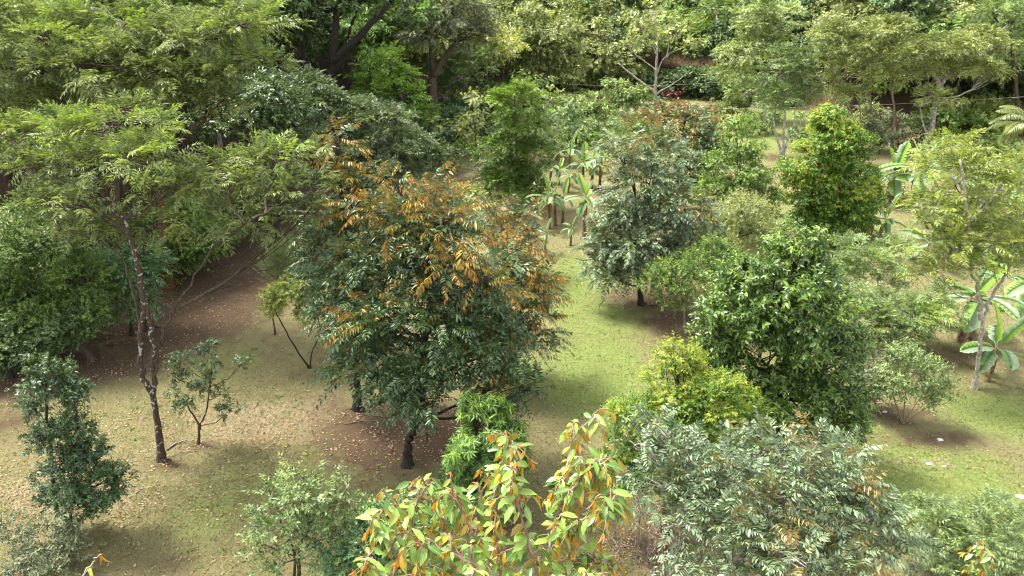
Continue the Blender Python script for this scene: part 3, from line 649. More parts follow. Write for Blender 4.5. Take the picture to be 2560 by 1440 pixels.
tree('star_apple_tree', 'tall dark tree with drooping leaf sprays and golden top, left behind the centre tree', 'tree', F(892, 1022),
 [(840, 640, 85, 110, 0, .05), (880, 520, 80, 80, 0, .5), (825, 690, 42, 85, 0), (845, 410, 45, 50, 0, .9), (840, 360, 20, 36, 0, .9), (930, 600, 90, 90, .2, .15), (800, 560, 50, 60, 0, .05), (880, 780, 60, 80, 0), (920, 460, 50, 36, 0, .8), (835, 810, 34, 46, .3), (900, 890, 50, 60, 0)],
 'caimito', 'caimito', 'dark', .12, ls=1.0, cov=.85, nsub=12, parts=200, twigs=.1, trunks=[[None, (895, 940), (890, 800), (870, 620), (845, 420)]])
tree('star_apple_tree', 'rounded tree with orange-tipped shoots, right behind the centre tree', 'tree', F(1285, 960),
 [(1290, 740, 95, 110, 0, .6), (1345, 810, 50, 80, 0, .2), (1260, 640, 75, 60, 0, .85), (1230, 800, 80, 80, 0, .35), (1310, 860, 50, 50, 0, .2), (1340, 700, 34, 50, 0, .9)],
 'caimito', 'caimito', 'dark', .1, ls=1.05, cov=.9, parts=100)
tree('star_apple_tree', 'smaller blue-green tree with gold tips, farthest behind the centre group', 'tree', F(1262, 690),
 [(1260, 575, 75, 52, 0, .35), (1300, 540, 40, 34, 0, .6), (1225, 530, 34, 30, 0, .7), (1300, 620, 45, 40, 0, .1)], 'caimito', 'caimito_dull', 'dark', .08, cov=.9)
tree('willowy_shrub', 'pale green wispy upright shrub behind the small forked bush', 'shrub', F(688, 838),
 [(695, 650, 24, 46, 0), (725, 640, 22, 44, .2), (680, 690, 18, 34, 0), (715, 700, 22, 40, 0)], 'willow', 'feather_lime', 'brown', .03, cov=1.2, hollow=0, twigs=.3)
tree('forked_bush', 'small forked bush with yellow-green and silvery leaves left of the centre trees', 'bush', F(775, 922),
 [(735, 725, 40, 42, 0, .4), (690, 745, 34, 44, 0, .7), (770, 715, 32, 34, 0, .2), (680, 770, 20, 26, 0, .8), (765, 780, 24, 30, 0, 0)], 'glossy', 'airy', 'dark', .035, ls=.75, cov=1.5, hollow=0, parts=60, twigs=.2,
 trunks=[[None, (745, 880), (710, 820), (690, 780)], [None, (780, 880), (800, 830), (790, 770)]])
# --- foreground right
tree('star_apple_tree', 'wide grey-green tree with arching branches and rust tips in the bottom right foreground', 'tree', GY(1900, 8.2),
 [(1760, 1190, 130, 80, 1.2, .05), (1680, 1100, 60, 40, 1.6), (1900, 1250, 170, 110, .5, .08), (2030, 1180, 130, 80, 1.0, .14), (1650, 1200, 90, 50, 1, .02), (1820, 1360, 150, 100, 0, .05), (2080, 1330, 150, 90, .3, .06), (2180, 1310, 70, 55, .8, .04),
  (1900, 1140, 90, 50, 1.4, .18), (1700, 1300, 50, 60, .5), (2000, 1420, 160, 60, -.4, .1), (2240, 1390, 60, 36, .5, .05), (2130, 1220, 70, 60, 1, .12), (1640, 1060, 26, 26, 1.8), (1990, 1400, 50, 30, -.8, .45), (2230, 1350, 40, 30, .6, .1), (1600, 1110, 40, 26, 1.4)],
 'caimito', 'caimito_dull', 'pale', .13, ls=.7, cov=.7, nsub=11, hollow=.15, lobe=.42, parts=300, twigs=.35, full=False, limb_r=.04)
tree('bushy_tree', 'yellow-green bushy tree on a dark trunk, left of the large glossy tree', 'tree', F(1665, 1330),
 [(1700, 960, 75, 62, .6, .7), (1690, 900, 50, 36, .7, .9), (1780, 1010, 85, 70, .4, .4), (1600, 1060, 75, 55, 0, .5), (1840, 1000, 50, 50, .8, .5), (1700, 1080, 100, 60, 0, .3), (1570, 1140, 60, 55, 0, .2), (1820, 1080, 70, 50, .3, .4), (1640, 1180, 80, 50, -.2, .15), (1740, 970, 60, 50, .7, .6), (1560, 1040, 44, 40, 0, .5), (1560, 1200, 60, 40, -.1, .1), (1880, 1040, 40, 40, .8, .5)],
 'lime', 'lime', 'dark', .1, ls=.85, cov=1.3, parts=200, twigs=.1)
tree('glossy_tree', 'large dense tree with shiny dark green leaves, right of centre', 'tree', F(1965, 1140),
 [(1950, 700, 120, 85, 0, .05), (1990, 620, 70, 50, .2, .1), (1860, 780, 110, 90, 0, .03), (2010, 800, 120, 100, -.2, .05), (1900, 900, 120, 90, 0, .03), (2060, 920, 100, 100, -.1, .05), (1980, 1000, 130, 70, -.3), (2090, 1030, 70, 55, -.1), (1800, 850, 60, 70, .2), (2040, 690, 45, 60, .2),
  (1860, 690, 60, 50, .3, .05), (2120, 1080, 40, 30, 0), (1880, 1030, 90, 50, 0), (1790, 930, 50, 50, 0), (2110, 860, 50, 60, 0)],
 'glossy', 'glossy', 'dark', .15, ls=1.05, cov=1.35, nsub=17, lobe=.32, hollow=.5, parts=300, twigs=.03)
# --- right middle
tree('star_apple_tree', 'big grey-blue tree sweeping down to the left over dark soil, right of the banana plants', 'tree', F(1603, 762),
 [(1600, 480, 85, 90, .6, .03), (1545, 620, 60, 50, -.2), (1560, 390, 60, 55, 1, .15), (1640, 390, 60, 60, 1, .05), (1580, 600, 95, 70, 0, .05), (1680, 520, 90, 60, .4, .03), (1540, 670, 65, 36, -.3), (1640, 660, 90, 45, 0, .03), (1500, 650, 38, 26, -.2), (1730, 580, 70, 45, .2), (1520, 700, 28, 22, -.4), (1540, 540, 50, 50, .2), (1500, 600, 30, 24, 0), (1490, 665, 30, 20, -.3)],
 'caimito', 'caimito_dull', 'dark', .11, ls=1.05, cov=1.0, nsub=13, parts=60)
tree('star_apple_tree', 'tree with orange-brushed top standing behind the grey-blue tree', 'tree', F(1690, 545),
 [(1700, 320, 75, 45, 0, .75), (1780, 310, 45, 32, 0, .8), (1600, 330, 50, 34, 0, .6), (1740, 370, 60, 45, 0, .3), (1720, 270, 26, 22, 0, .6), (1660, 300, 30, 20, 0, .6)], 'caimito', 'caimito_dull', 'dark', .1, cov=1.0)
tree('leafy_tree', 'low dull green tree with thin trunk between the grey-blue and glossy trees', 'tree', F(1712, 838),
 [(1700, 700, 70, 45, 0), (1640, 700, 45, 36, .2), (1750, 670, 60, 45, .3), (1690, 740, 45, 24, 0), (1800, 650, 60, 50, .5)], 'small', 'green', 'tan', .05, ls=1.3, cov=.95)
tree('leafy_tree', 'round brownish-green tree behind the glossy tree', 'tree', F(1850, 720),
 [(1830, 600, 90, 60, 0, .1), (1900, 570, 50, 50, 0), (1760, 580, 60, 45, 0), (1860, 530, 60, 40, 0, .2)], 'small', 'olive', 'brown', .07, ls=1.3, cov=1)
tree('conical_tree', 'mid green conical tree left of the egg-shaped yellow-green tree', 'tree', F(1850, 610),
 [(1850, 360, 45, 50, 0, .35), (1850, 440, 75, 70, 0, .15), (1890, 500, 60, 55, 0, .1), (1800, 490, 60, 50, 0, .1), (1840, 310, 24, 26, 0, .5)], 'glossy', 'green', 'brown', .1, ls=1.4, cov=1, hollow=.5)
tree('egg_shaped_tree', 'bright yellow-green egg-shaped tree standing tall right of centre', 'tree', F(2078, 600),
 [(2080, 340, 60, 60, 0, .35), (2070, 300, 36, 32, 0, .5), (2050, 410, 85, 70, 0, .3), (2130, 430, 75, 75, 0, .35), (2090, 510, 95, 60, 0, .25), (2010, 480, 55, 60, 0, .2), (2160, 490, 36, 50, 0, .3), (2080, 560, 80, 34, 0, .15), (2030, 545, 50, 40, 0, .15), (2130, 545, 50, 40, 0, .15)],
 'glossy', 'lime', 'brown', .12, ls=1.2, cov=1.7, nsub=15, hollow=.5, lobe=.35)
tree('dark_tree', 'small very dark tree squeezed between grey-blue and conical trees', 'tree', F(1745, 560),
 [(1750, 400, 50, 50, 0), (1730, 460, 50, 50, 0), (1770, 350, 30, 30, 0)], 'glossy', 'dark', 'dark', .07, ls=1.3, cov=1)
# --- centre tiers
tree('tiered_tree', 'tall green tree in tiers like a pagoda, above the centre group', 'tree', F(1290, 520),
 [(1285, 250, 75, 36, 0, .5), (1290, 300, 70, 26, 0, .1), (1280, 225, 30, 24, 0, .7), (1230, 380, 45, 45, 0), (1340, 390, 45, 55, 0), (1285, 350, 60, 30, .3), (1280, 470, 80, 26, 0), (1240, 450, 50, 30, -.3, .1), (1330, 465, 50, 26, 0), (1280, 420, 60, 30, .4)],
 'farfeather', 'green', 'tan', .1, ls=.75, cov=1.2, hollow=.1, trunks=[[None, (1292, 400), (1288, 300), (1285, 240)]])
tree('papaya_like_tree', 'pale green open tree with drooping leaf tufts right of the tiered tree', 'tree', F(1350, 400),
 [(1345, 225, 36, 26, 0, .6), (1370, 250, 24, 16, 0, .6), (1310, 205, 30, 16, 0, .5), (1400, 320, 50, 34, 0, .2), (1420, 280, 30, 20, 0, .3)], 'far', 'sage', 'pale', .06, cov=.7)
tree('leafy_tree', 'pale thin tree with yellowish tips left of the tiered tree', 'tree', F(1205, 440),
 [(1190, 300, 40, 45, 0, .4), (1210, 370, 45, 40, 0), (1140, 340, 40, 34, 0), (1180, 250, 34, 26, 0, .4)], 'far', 'olive', 'brown', .07, cov=.6, hollow=.1)
for i, (px, py, rx, ry, mt, lb) in enumerate([
  (1120, 395, 50, 26, 'sage', 'low pale green bush at the left rim of the small lawn patch'),
  (1160, 360, 44, 26, 'green', 'rounded green bush behind the small lawn patch'),
  (1100, 350, 40, 30, 'bluish', 'blue-green bush at the wood edge left of the pale thin tree'),
  (1225, 430, 30, 34, 'grey', 'thin brownish shrub in front of the small lawn patch'),
  (1170, 500, 34, 60, 'olive', 'sparse brownish shrub behind the gold-tipped tree'),
  (1560, 300, 50, 20, 'sage', 'pale bush at the far side of the banana patch'),
  (1450, 340, 60, 22, 'green', 'broad green bush at the far side behind the banana plants'),
  (1600, 320, 46, 22, 'lime', 'yellow-green bush behind the orange-brushed tree'),
  (1390, 370, 30, 18, 'olive', 'little olive bush among the far banana plants'),
  (1080, 300, 50, 34, 'mango', 'bright green bush under the fan-shaped tree at the wood edge'),
  (1040, 380, 44, 30, 'green', 'green bush left of the low pale green one'),
  (1400, 300, 40, 26, 'mango', 'fresh green bush right of the tiered tree top'),
  (1500, 330, 50, 22, 'sage', 'pale spreading bush left of the grey-blue tree top'),
  (1330, 330, 44, 36, 'sage', 'pale bush partly behind the tiered tree'),
  (1470, 250, 60, 20, 'f1', 'broad dark green bush behind the layered trees'),
  (1900, 300, 50, 34, 'sage', 'pale spreading bush right of the conical tree'),
  (1830, 275, 50, 18, 'green', 'green bush at the far lawn behind the conical tree'),
  (2010, 330, 44, 36, 'sage', 'pale leafy bush left above the egg-shaped tree'),
  (2130, 300, 60, 34, 'olive', 'olive thicket behind the egg-shaped tree'),
  (2200, 300, 50, 30, 'grey', 'greyish thicket beneath the tangled olive tree'),
  (2290, 330, 40, 30, 'dark', 'dark bush right beside the crimson shrub'),
  (2170, 350, 40, 22, 'green', 'green bush right behind the egg-shaped tree'),
  (2380, 350, 44, 24, 'green', 'green bush behind the top of the airy yellow-green tree'),
  (2490, 360, 50, 30, 'lime', 'yellow-green bush left of the coconut palm foot'),
  (2230, 470, 30, 18, 'olive', 'small olive bush among the right-hand banana plants')]):
    tree('bush', lb, 'bush', F(px, py+ry+4), [(px, py, rx, ry, 0), (px-rx*.5, py+ry*.3, rx*.5, ry*.6, 0), (px+rx*.5, py+ry*.2, rx*.5, ry*.7, .3)], 'far', mt, 'brown', .05, cov=.7, ls=1.0, nsub=7)
# --- wood edge on the left, mid distance
tree('feathery_tree', 'grey-green feathery tree spreading at the wood edge above the golden top', 'tree', GY(880, 38),
 [(800, 260, 90, 45, 0), (900, 300, 110, 45, 0), (980, 350, 90, 45, 0), (820, 330, 100, 40, -1), (940, 400, 110, 45, -1), (760, 210, 70, 36, 1), (1020, 400, 50, 34, 0)], 'farfeather', 'feather_cool', 'brown', .16, ls=.85, cov=1.2, hollow=.2)
tree('feathery_tree', 'light green feathery tree with fan-shaped sprays near the wood edge', 'tree', GY(1000, 46),
 [(950, 160, 60, 36, 0, .8), (990, 190, 50, 34, 0, .7), (1000, 250, 70, 40, 0, .3), (1050, 300, 50, 36, 0, .4), (930, 220, 60, 34, 0, .4)], 'farfeather', 'mango', 'brown', .14, ls=1.0, cov=1.1, hollow=.2)
tree('dark_tree', 'dark green dense tree below the grey-green feathery tree', 'tree', GY(980, 40),
 [(980, 410, 80, 40, 0), (900, 390, 80, 40, 0), (1040, 400, 40, 36, 0)], 'far', 'dark', 'dark', .14, ls=1, cov=1)
tree('leafy_tree', 'shadowed dark green tree behind the upper left feathery crown', 'tree', GY(690, 32),
 [(680, 250, 90, 70, 0), (620, 310, 90, 50, -1), (740, 310, 60, 50, 0), (540, 300, 80, 40, 0)], 'glossy', 'dark', 'dark', .15, ls=1.5, cov=.9)
tree('dark_tree', 'towering dark tree with black slanting trunks at the top left of centre', 'tree', GY(820, 47),
 [(760, -20, 120, 50, 0), (900, -10, 90, 50, 0), (690, 10, 70, 45, 1), (1000, -30, 70, 40, 1), (830, 20, 60, 24, 1)], 'far', 'dark', 'dark', .4, ls=1.3, cov=1.1, limb_r=.16,
 trunks=[[None, (822, 300), (830, 160), (845, 0)], [(828, 230), (830, 160), (900, 90), (975, 5)], [(760, 230, 1), (755, 80, 1), (750, 0, 1)], [(828, 200), (860, 120), (880, 60), (900, 10)]])
tree('shady_tree', 'purple-grey leafed tree with leaning brown trunks at top centre', 'tree', GY(1085, 52),
 [(1110, 30, 90, 50, 0), (1060, 80, 70, 40, 0), (1170, 90, 60, 45, 0), (1130, 10, 80, 40, 1), (1200, 40, 40, 40, 0)], 'farfeather', 'grey', 'brown', .26, ls=.9, cov=1.1, limb_r=.1,
 trunks=[[None, (1078, 220), (1090, 180), (1120, 130), (1150, 90)], [(1085, 260, .5), (1082, 180, .5), (1075, 110, .5)]])
tree('leafy_tree', 'silvery pale green tree behind the leaning brown trunks', 'tree', GY(1110, 60),
 [(1080, 150, 70, 40, 0), (1160, 190, 60, 36, 0), (1190, 150, 60, 30, 0), (1110, 240, 60, 40, 0)], 'farfeather', 'sage', 'pale', .2, ls=1.0, cov=.8)
tree('leafy_tree', 'large rounded olive tree at the top right of centre group', 'tree', GY(1330, 74),
 [(1290, 60, 70, 45, 0), (1360, 110, 90, 60, 0), (1280, 130, 60, 50, 0), (1430, 150, 60, 50, 0), (1340, 180, 80, 36, 0), (1400, 70, 50, 36, 0)], 'far', 'olive', 'tan', .3, ls=1.7, cov=1.2)
tree('leafy_tree', 'pointed olive-grey tree right of the large rounded olive tree', 'tree', GY(1500, 80),
 [(1490, 80, 36, 36, 0), (1500, 140, 50, 45, 0), (1560, 150, 50, 50, 0), (1600, 90, 50, 50, 1)], 'far', 'olive', 'tan', .25, ls=1.7, cov=1.0)
tree('bare_branched_tree', 'tall pale tree with white nearly bare branches behind the banana patch', 'tree', F(1640, 300),
 [(1600, 60, 40, 26, 0), (1640, 30, 50, 24, 0), (1690, 90, 46, 20, 0), (1580, 110, 30, 20, 0), (1740, 120, 30, 14, 0)], 'far', 'olive', 'pale', .15, cov=.3, hollow=0, limb_r=.04, twigs=.5,
 trunks=[[None, (1638, 230), (1641, 170), (1642, 100), (1635, 40)], [(1640, 232), (1590, 195), (1545, 158)], [(1641, 185), (1665, 140), (1730, 110)], [(1641, 175), (1600, 145), (1575, 125)], [(1668, 140), (1672, 100), (1668, 80)], [(1642, 232), (1690, 205), (1725, 175)], [(1640, 130), (1625, 105), (1610, 80)]])
tree('thin_palm', 'slender grey palm trunk rising against the dark wood at top right of centre', 'palm', GY(1792, 80),
 [(1792, 30, 22, 10, 0)], 'farfeather', 'sage', 'pale', .14, cov=.8, trunks=[[None, (1792, 110), (1792, 40)]])
for px_, py_, rx_, ry_, Y_, lb_ in [(1700, 195, 60, 26, 79, 'dark vine-hung bush behind the right arm of the bare white tree'), (1780, 215, 60, 30, 78, 'dark bush under the slender grey palm trunk'), (1610, 215, 50, 28, 80, 'dark bush behind the left arm of the bare white tree'), (1850, 235, 50, 26, 76, 'dark bush at the far edge left of the pale-stemmed tree')]:
    tree('bush', lb_, 'bush', GY(px_, Y_), [(px_, py_, rx_, ry_, 0), (px_-30, py_+15, rx_*.6, ry_*.8, -1), (px_+30, py_+12, rx_*.6, ry_*.8, -1)], 'far', 'dark', 'dark', .1, cov=1.1, ls=1.3)
# --- layered almond-like trees in the far clearing
for i, (px, py, wx, lb) in enumerate([(1440, 280, 80, 'flat-topped layered pale green tree at the far left of the clearing'), (1560, 240, 70, 'flat-topped layered yellow-green tree just left of the bare white tree'), (1510, 270, 40, 'little flat layered tree between the two flat-topped ones')]):
    tree('layered_tree', lb, 'tree', F(px+10, 305+i*4), [(px, py, wx, 7, 0, .6), (px-25, py-25, wx*.6, 6, 0, .7), (px+25, py+18, wx*.8, 7, 0, .4), (px+40, py-12, wx*.4, 6, .5, .6)], 'far', 'sage', 'tan', .12, cov=1.2, hollow=0, nsub=12, ls=1.3)
tree('red_leaved_shrub', 'dark red-leaved shrub beneath the vines behind the bare white tree', 'shrub', GY(1700, 77), [(1680, 240, 34, 10, 0), (1740, 252, 24, 7, 0)], 'far', 'red', 'dark', .05, cov=.5, ls=1.4)
tree('red_leaved_shrub', 'crimson-leaved shrub at the foot of the flat-crowned tree on the right', 'shrub', F(2265, 378), [(2262, 350, 18, 18, 0), (2235, 370, 16, 10, 0)], 'far', 'red', 'dark', .04, cov=.9, ls=1)
# --- right back
tree('flat_crowned_tree', 'flat-crowned pale olive tree with white forked trunk at the upper right', 'tree', F(2320, 372),
 [(2380, 110, 90, 26, 0), (2450, 90, 60, 20, 1), (2310, 130, 60, 26, 0), (2430, 170, 70, 22, -.5), (2340, 240, 60, 18, -1), (2480, 180, 40, 18, 0), (2350, 170, 60, 18, .5), (2500, 110, 34, 18, 1)],
 'farfeather', 'olive', 'pale', .22, ls=.85, cov=1.1, hollow=.1, limb_r=.08, trunks=[[None, (2335, 280), (2350, 220), (2370, 190), (2420, 145)], [(2350, 220), (2340, 195), (2310, 160)], [(2345, 235), (2365, 190), (2380, 160)], [(2320, 345, -.6), (2305, 300, -.6), (2300, 265, -.6)]])
tree('flat_crowned_tree', 'wide tangled olive tree with many thin bare stems, left of the white forked trunk', 'tree', F(2200, 372),
 [(2200, 70, 80, 26, 0), (2120, 110, 80, 28, 0), (2220, 130, 80, 26, 0), (2080, 80, 60, 24, 0), (2160, 180, 80, 22, 0), (2250, 190, 50, 20, 0), (2120, 230, 60, 16, 0), (2230, 60, 50, 18, 0), (2060, 150, 50, 24, 0)],
 'farfeather', 'olive', 'tan', .12, ls=.8, cov=.95, hollow=.1, limb_r=.05, trunks=[[None, (2180, 280), (2170, 150)], [(2230, 370), (2235, 280), (2225, 180)], [(2150, 350), (2120, 250), (2115, 150)], [(2165, 350), (2150, 260), (2160, 180)]])
tree('rust_barked_tree', 'slim tree with rusty red trunk between the two flat-crowned trees', 'tree', F(2245, 362), [(2240, 210, 40, 24, 0), (2260, 150, 34, 20, 0)], 'far', 'green', 'rust', .13, cov=.7, trunks=[[None, (2240, 300), (2228, 220)]])
tree('leafy_tree', 'pale blue-green upright tree with many thin pale stems, behind the egg-shaped tree', 'tree', F(1958, 392),
 [(1970, 150, 50, 36, 0), (1950, 190, 45, 30, 0), (2010, 180, 40, 36, 0), (1960, 235, 60, 24, 0), (2000, 120, 34, 26, 0), (1930, 250, 40, 20, 0), (2030, 230, 30, 30, 0)],
 'farfeather', 'sage', 'pale', .1, ls=.8, cov=.95, hollow=.1, limb_r=.04, trunks=[[None, (1960, 330), (1965, 260), (1970, 180)], [(1955, 385), (1935, 310), (1935, 250)], [(1960, 380), (2000, 310), (2020, 260)], [(1960, 380), (1985, 300), (1990, 220)]])
tree('leafy_tree', 'broad grey-green tree behind the upright pale-stemmed one, upper right', 'tree', GY(1880, 66),
 [(1880, 60, 50, 40, 0), (1860, 120, 60, 40, 0), (1920, 110, 50, 40, 0), (1840, 180, 50, 34, 0), (1900, 20, 50, 36, 0), (1880, 230, 50, 30, 0), (1950, 50, 50, 40, 0)], 'farfeather', 'f4', 'pale', .2, ls=1.0, cov=1.1)
tree('dark_tree', 'tall dark green tree wall behind the pale flat crowns at the upper right', 'tree', GY(2400, 64),
 [(2320, 30, 80, 50, 0), (2420, 60, 80, 60, 0), (2500, 160, 70, 70, 0), (2530, 260, 60, 50, 0), (2440, 220, 70, 60, 0), (2250, 10, 80, 40, 0), (2510, 30, 60, 50, 2)], 'far', 'dark', 'dark', .3, ls=1.5, cov=1.1)
tree('leafy_tree', 'soft green crown in the upper right corner above the dark wood', 'tree', GY(2500, 58),
 [(2480, 30, 50, 18, 0, .2), (2530, 50, 50, 20, 0, .2), (2540, 110, 40, 22, 0, .1), (2450, 65, 30, 12, 0)], 'farfeather', 'sage', 'brown', .2, ls=.9, cov=.9)
tree('bush', 'bright green bush at the foot of the dark wood by the right edge', 'bush', F(2460, 340), [(2470, 300, 50, 22, 0), (2520, 320, 40, 20, 0), (2420, 320, 36, 18, 0)], 'far', 'green', 'brown', .06, cov=.9, ls=1.2)
tree('bush', 'dull grey bush between egg-shaped tree and crimson shrub', 'bush', F(2200, 385), [(2190, 340, 34, 28, 0), (2230, 345, 30, 20, 0), (2170, 310, 24, 20, 0)], 'far', 'grey', 'brown', .06, cov=.8, ls=1.1)
# --- right side
tree('leafy_tree', 'yellow-green layered tree behind the airy white-barked tree', 'tree', F(2400, 600),
 [(2350, 375, 60, 26, 0, .6), (2420, 400, 70, 30, 0, .5), (2380, 440, 90, 30, -.3, .4), (2460, 450, 60, 34, .3, .4), (2330, 500, 60, 30, -.3, .3), (2440, 510, 70, 34, 0, .3), (2360, 550, 60, 26, 0, .2)],
 'farfeather', 'feather_lime', 'brown', .08, ls=.65, cov=.6, hollow=.1)
tree('leafy_tree', 'pale green small-leaved tree at the right edge in front of the silvery banana', 'tree', F(2540, 640),
 [(2540, 480, 50, 34, 0, .2), (2520, 540, 60, 36, 0, .2), (2560, 580, 50, 40, 0), (2500, 600, 50, 30, 0, .2)], 'farfeather', 'sage', 'brown', .07, ls=.7, cov=.9, hollow=.1)
tree('white_barked_tree', 'slender white-barked forked tree with airy yellow-green leaves at the right edge', 'tree', F(2436, 972),
 [(2380, 420, 90, 45, 1.2, .45), (2330, 520, 75, 40, .6, .35), (2470, 480, 100, 50, .6, .35), (2360, 610, 90, 36, .2, .25), (2480, 590, 90, 40, 0, .3), (2400, 360, 60, 26, 1.6, .7), (2540, 420, 60, 40, 1, .3), (2330, 680, 70, 24, -.2, .2), (2450, 660, 60, 30, -.4, .2), (2540, 640, 50, 34, 0, .3), (2420, 540, 70, 40, 1)],
 'feather', 'airy', 'pale', .07, ls=1.0, cov=.75, hollow=0, nsub=12, lobe=.5, twigs=.1, limb_r=.03,
 trunks=[[None, (2450, 880), (2458, 800), (2480, 740), (2515, 680), (2530, 590)], [(2456, 790), (2440, 720), (2425, 640), (2415, 500), (2400, 400)]])
tree('feathery_bush', 'pale feathery lime bush to the right of the glossy tree, upper one', 'bush', F(2190, 745), [(2180, 660, 75, 40, 0, .2), (2130, 620, 50, 26, .3, .2), (2230, 620, 45, 28, .4, .1), (2110, 690, 45, 36, 0, .2), (2240, 690, 40, 26, 0)], 'feather', 'feather_lime', 'pale', .04, cov=.95, hollow=.1, ls=.9)
tree('feathery_bush', 'broad feathery lime bush right of the glossy tree, lower one', 'bush', F(2250, 870), [(2240, 780, 95, 45, 0, .25), (2160, 790, 70, 50, 0, .15), (2320, 790, 65, 50, 0, .3), (2240, 830, 90, 34, -.2), (2130, 740, 45, 36, .2, .1), (2330, 750, 40, 30, .3, .3)], 'feather', 'feather_lime', 'brown', .05, cov=1, hollow=.1, ls=.9)
tree('multi_stemmed_bush', 'dome-shaped bush with many bare fanning stems on the right lawn', 'bush', F(2258, 1060),
 [(2290, 930, 70, 36, 0, .1), (2240, 960, 50, 34, 0), (2340, 975, 45, 34, 0, .1), (2300, 990, 60, 24, -.2), (2260, 900, 40, 22, .2)], 'small', 'sage', 'tan', .025, cov=.75, hollow=.1, ls=1.1, twigs=.25,
 trunks=[[None, (2240, 1010), (2225, 960)], [None, (2262, 1000), (2270, 950)], [None, (2290, 1010), (2320, 970)], [None, (2300, 1030), (2350, 1000)], [None, (2230, 1020), (2195, 990)]])
tree('grey_bush', 'grey-violet bush tucked between the glossy tree and the dome-shaped bush', 'bush', F(2195, 1025), [(2190, 920, 45, 34, 0), (2160, 960, 36, 34, 0), (2210, 960, 36, 28, 0), (2180, 990, 40, 22, 0)], 'small', 'grey', 'twig', .03, cov=.8, hollow=.1, ls=1.1)
tree('feathery_bush', 'low pale green feathery bush in the bottom right corner', 'bush', F(2430, 1440), [(2420, 1330, 100, 50, 0, .1), (2330, 1290, 70, 36, .3, .1), (2500, 1300, 70, 50, .2, .2), (2440, 1410, 120, 40, -.4), (2540, 1380, 50, 50, 0), (2350, 1380, 60, 40, 0)], 'feather', 'feather_lime', 'brown', .03, cov=1.15, hollow=.1, ls=.7)

# ------------------------------------------------------------------ golden-backed sapling right under the camera
def front_tree(name, label, base, stems, Yc, cnt, seed, step=26, sub=True):
    rng = np.random.default_rng(seed); rt = root(name, label, 'tree', base)
    P_, D_, N_, Yg = [], [], [], []; allst = []
    for si, st in enumerate(stems):
        pts = curve([PT(q[0], q[1], q[2]) for q in st], 6, .004, rng)
        a = Acc()
        if si == 0: pts = np.vstack([curve([base-[0, 0, .2], base*.5+pts[0]*.5+[.1, 0, 0], pts[0]], 6)[:-1], pts])
        tube(a, pts, (.019 if sub else .010) if si == 0 else .011, .003, 7)
        a.build('trunk' if si == 0 else 'branch', B['pale' if si == 0 else 'twig'], rt, base)
        if si == 0: pts = pts[12:]
        allst.append(pts)
    twig = Acc()
    def leaves_on(pts, spac, frac0, yscale):
        seg = np.linalg.norm(np.diff(pts, axis=0), axis=1); cum = np.r_[0, np.cumsum(seg)]; T = cum[-1]
        s = frac0*T; k = 0; az = rng.random()*6
        while s < T:
            i = min(np.searchsorted(cum, s)-1, len(pts)-2); i = max(i, 0)
            p = pts[i]+(pts[i+1]-pts[i])*((s-cum[i])/max(seg[i], 1e-6)); ax = nrm(pts[i+1]-pts[i])
            side = nrm(np.cross(ax, [0, 0, 1.])+1e-3); upv = np.cross(side, ax)
            sgn = 1 if k % 2 else -1
            d = ax*.35+side*sgn*1.0+upv*rng.normal(0, .3)-np.array([0, 0, rng.uniform(.15, 1.0)])
            n = np.array([0, 0, 1.])+rng.normal(0, .35, 3)-ax*.2
            yy_ = max(0, (s/T-.58)/.34)*yscale*rng.uniform(.4, 1.25); d = d-np.array([0, 0, 1.3*yy_])
            P_.append(p); D_.append(nrm(d)); N_.append(n); Yg.append(yy_); s += spac*rng.uniform(.7, 1.3); k += 1
        # young folded leaves hang at the tip
        for q in range(3):
            P_.append(pts[-1]); D_.append(nrm(nrm(pts[-1]-pts[-3])+rng.normal(0, .4, 3)-[0, 0, 1.3])); N_.append(rng.normal(0, 1, 3)); Yg.append(1.)
    for pts in allst:
        leaves_on(pts, .045, .1, 1.0)
        T = len(pts)
        if not sub: continue
        for j in range(max(3, int(T*1.0))):
            i = rng.integers(1, T-1); ax = nrm(pts[min(i+1, T-1)]-pts[i-1])
            d = nrm(ax*.45+rng.normal(0, .75, 3)-[0, 0, .1]); Lg = rng.uniform(.07, .2)
            e = pts[i]+d*Lg; m_ = pts[i]+d*Lg*.5+[0, 0, .03]; e = e-[0, 0, .05]
            tp = curve([pts[i], m_, e], 4, .003, rng); tube(twig, tp, .006, .0025, 4); leaves_on(tp, .036, .15, 1.0)
    x = twig.build('twigs', B['twig'], rt, base)
    if x: x['kind'] = 'stuff'
    pos = np.array(P_); d = np.array(D_); n = np.array(N_); yg = np.clip(np.array(Yg), 0, 1)
    l = rng.uniform(.065, .125, len(pos))*(1-.3*yg); wd = l*rng.uniform(.38, .48, len(pos))*(1-.45*yg)
    tint = np.stack([rng.random(len(pos)), yg, rng.random(len(pos))], 1)
    px, py, z = project(pos); inf = (px > -20) & (px < 2580) & (py > 0) & (py < 1470)
    sc = np.where(inf, l/z, -1); idx = np.argsort(-sc)[:cnt]; idx = idx[sc[idx] > 0]
    leaf_parts(M['front_leaf'], rt, base, pos, d, n, l, wd, tint, idx)
    k = np.ones(len(pos), bool); k[idx] = False
    if k.any():
        o = link('foliage', leaf_mesh('foliage', pos[k], d[k], n[k], l[k], wd[k], tint[k], M['front'], base, FULL, FT), rt); o['kind'] = 'stuff'
    return rt
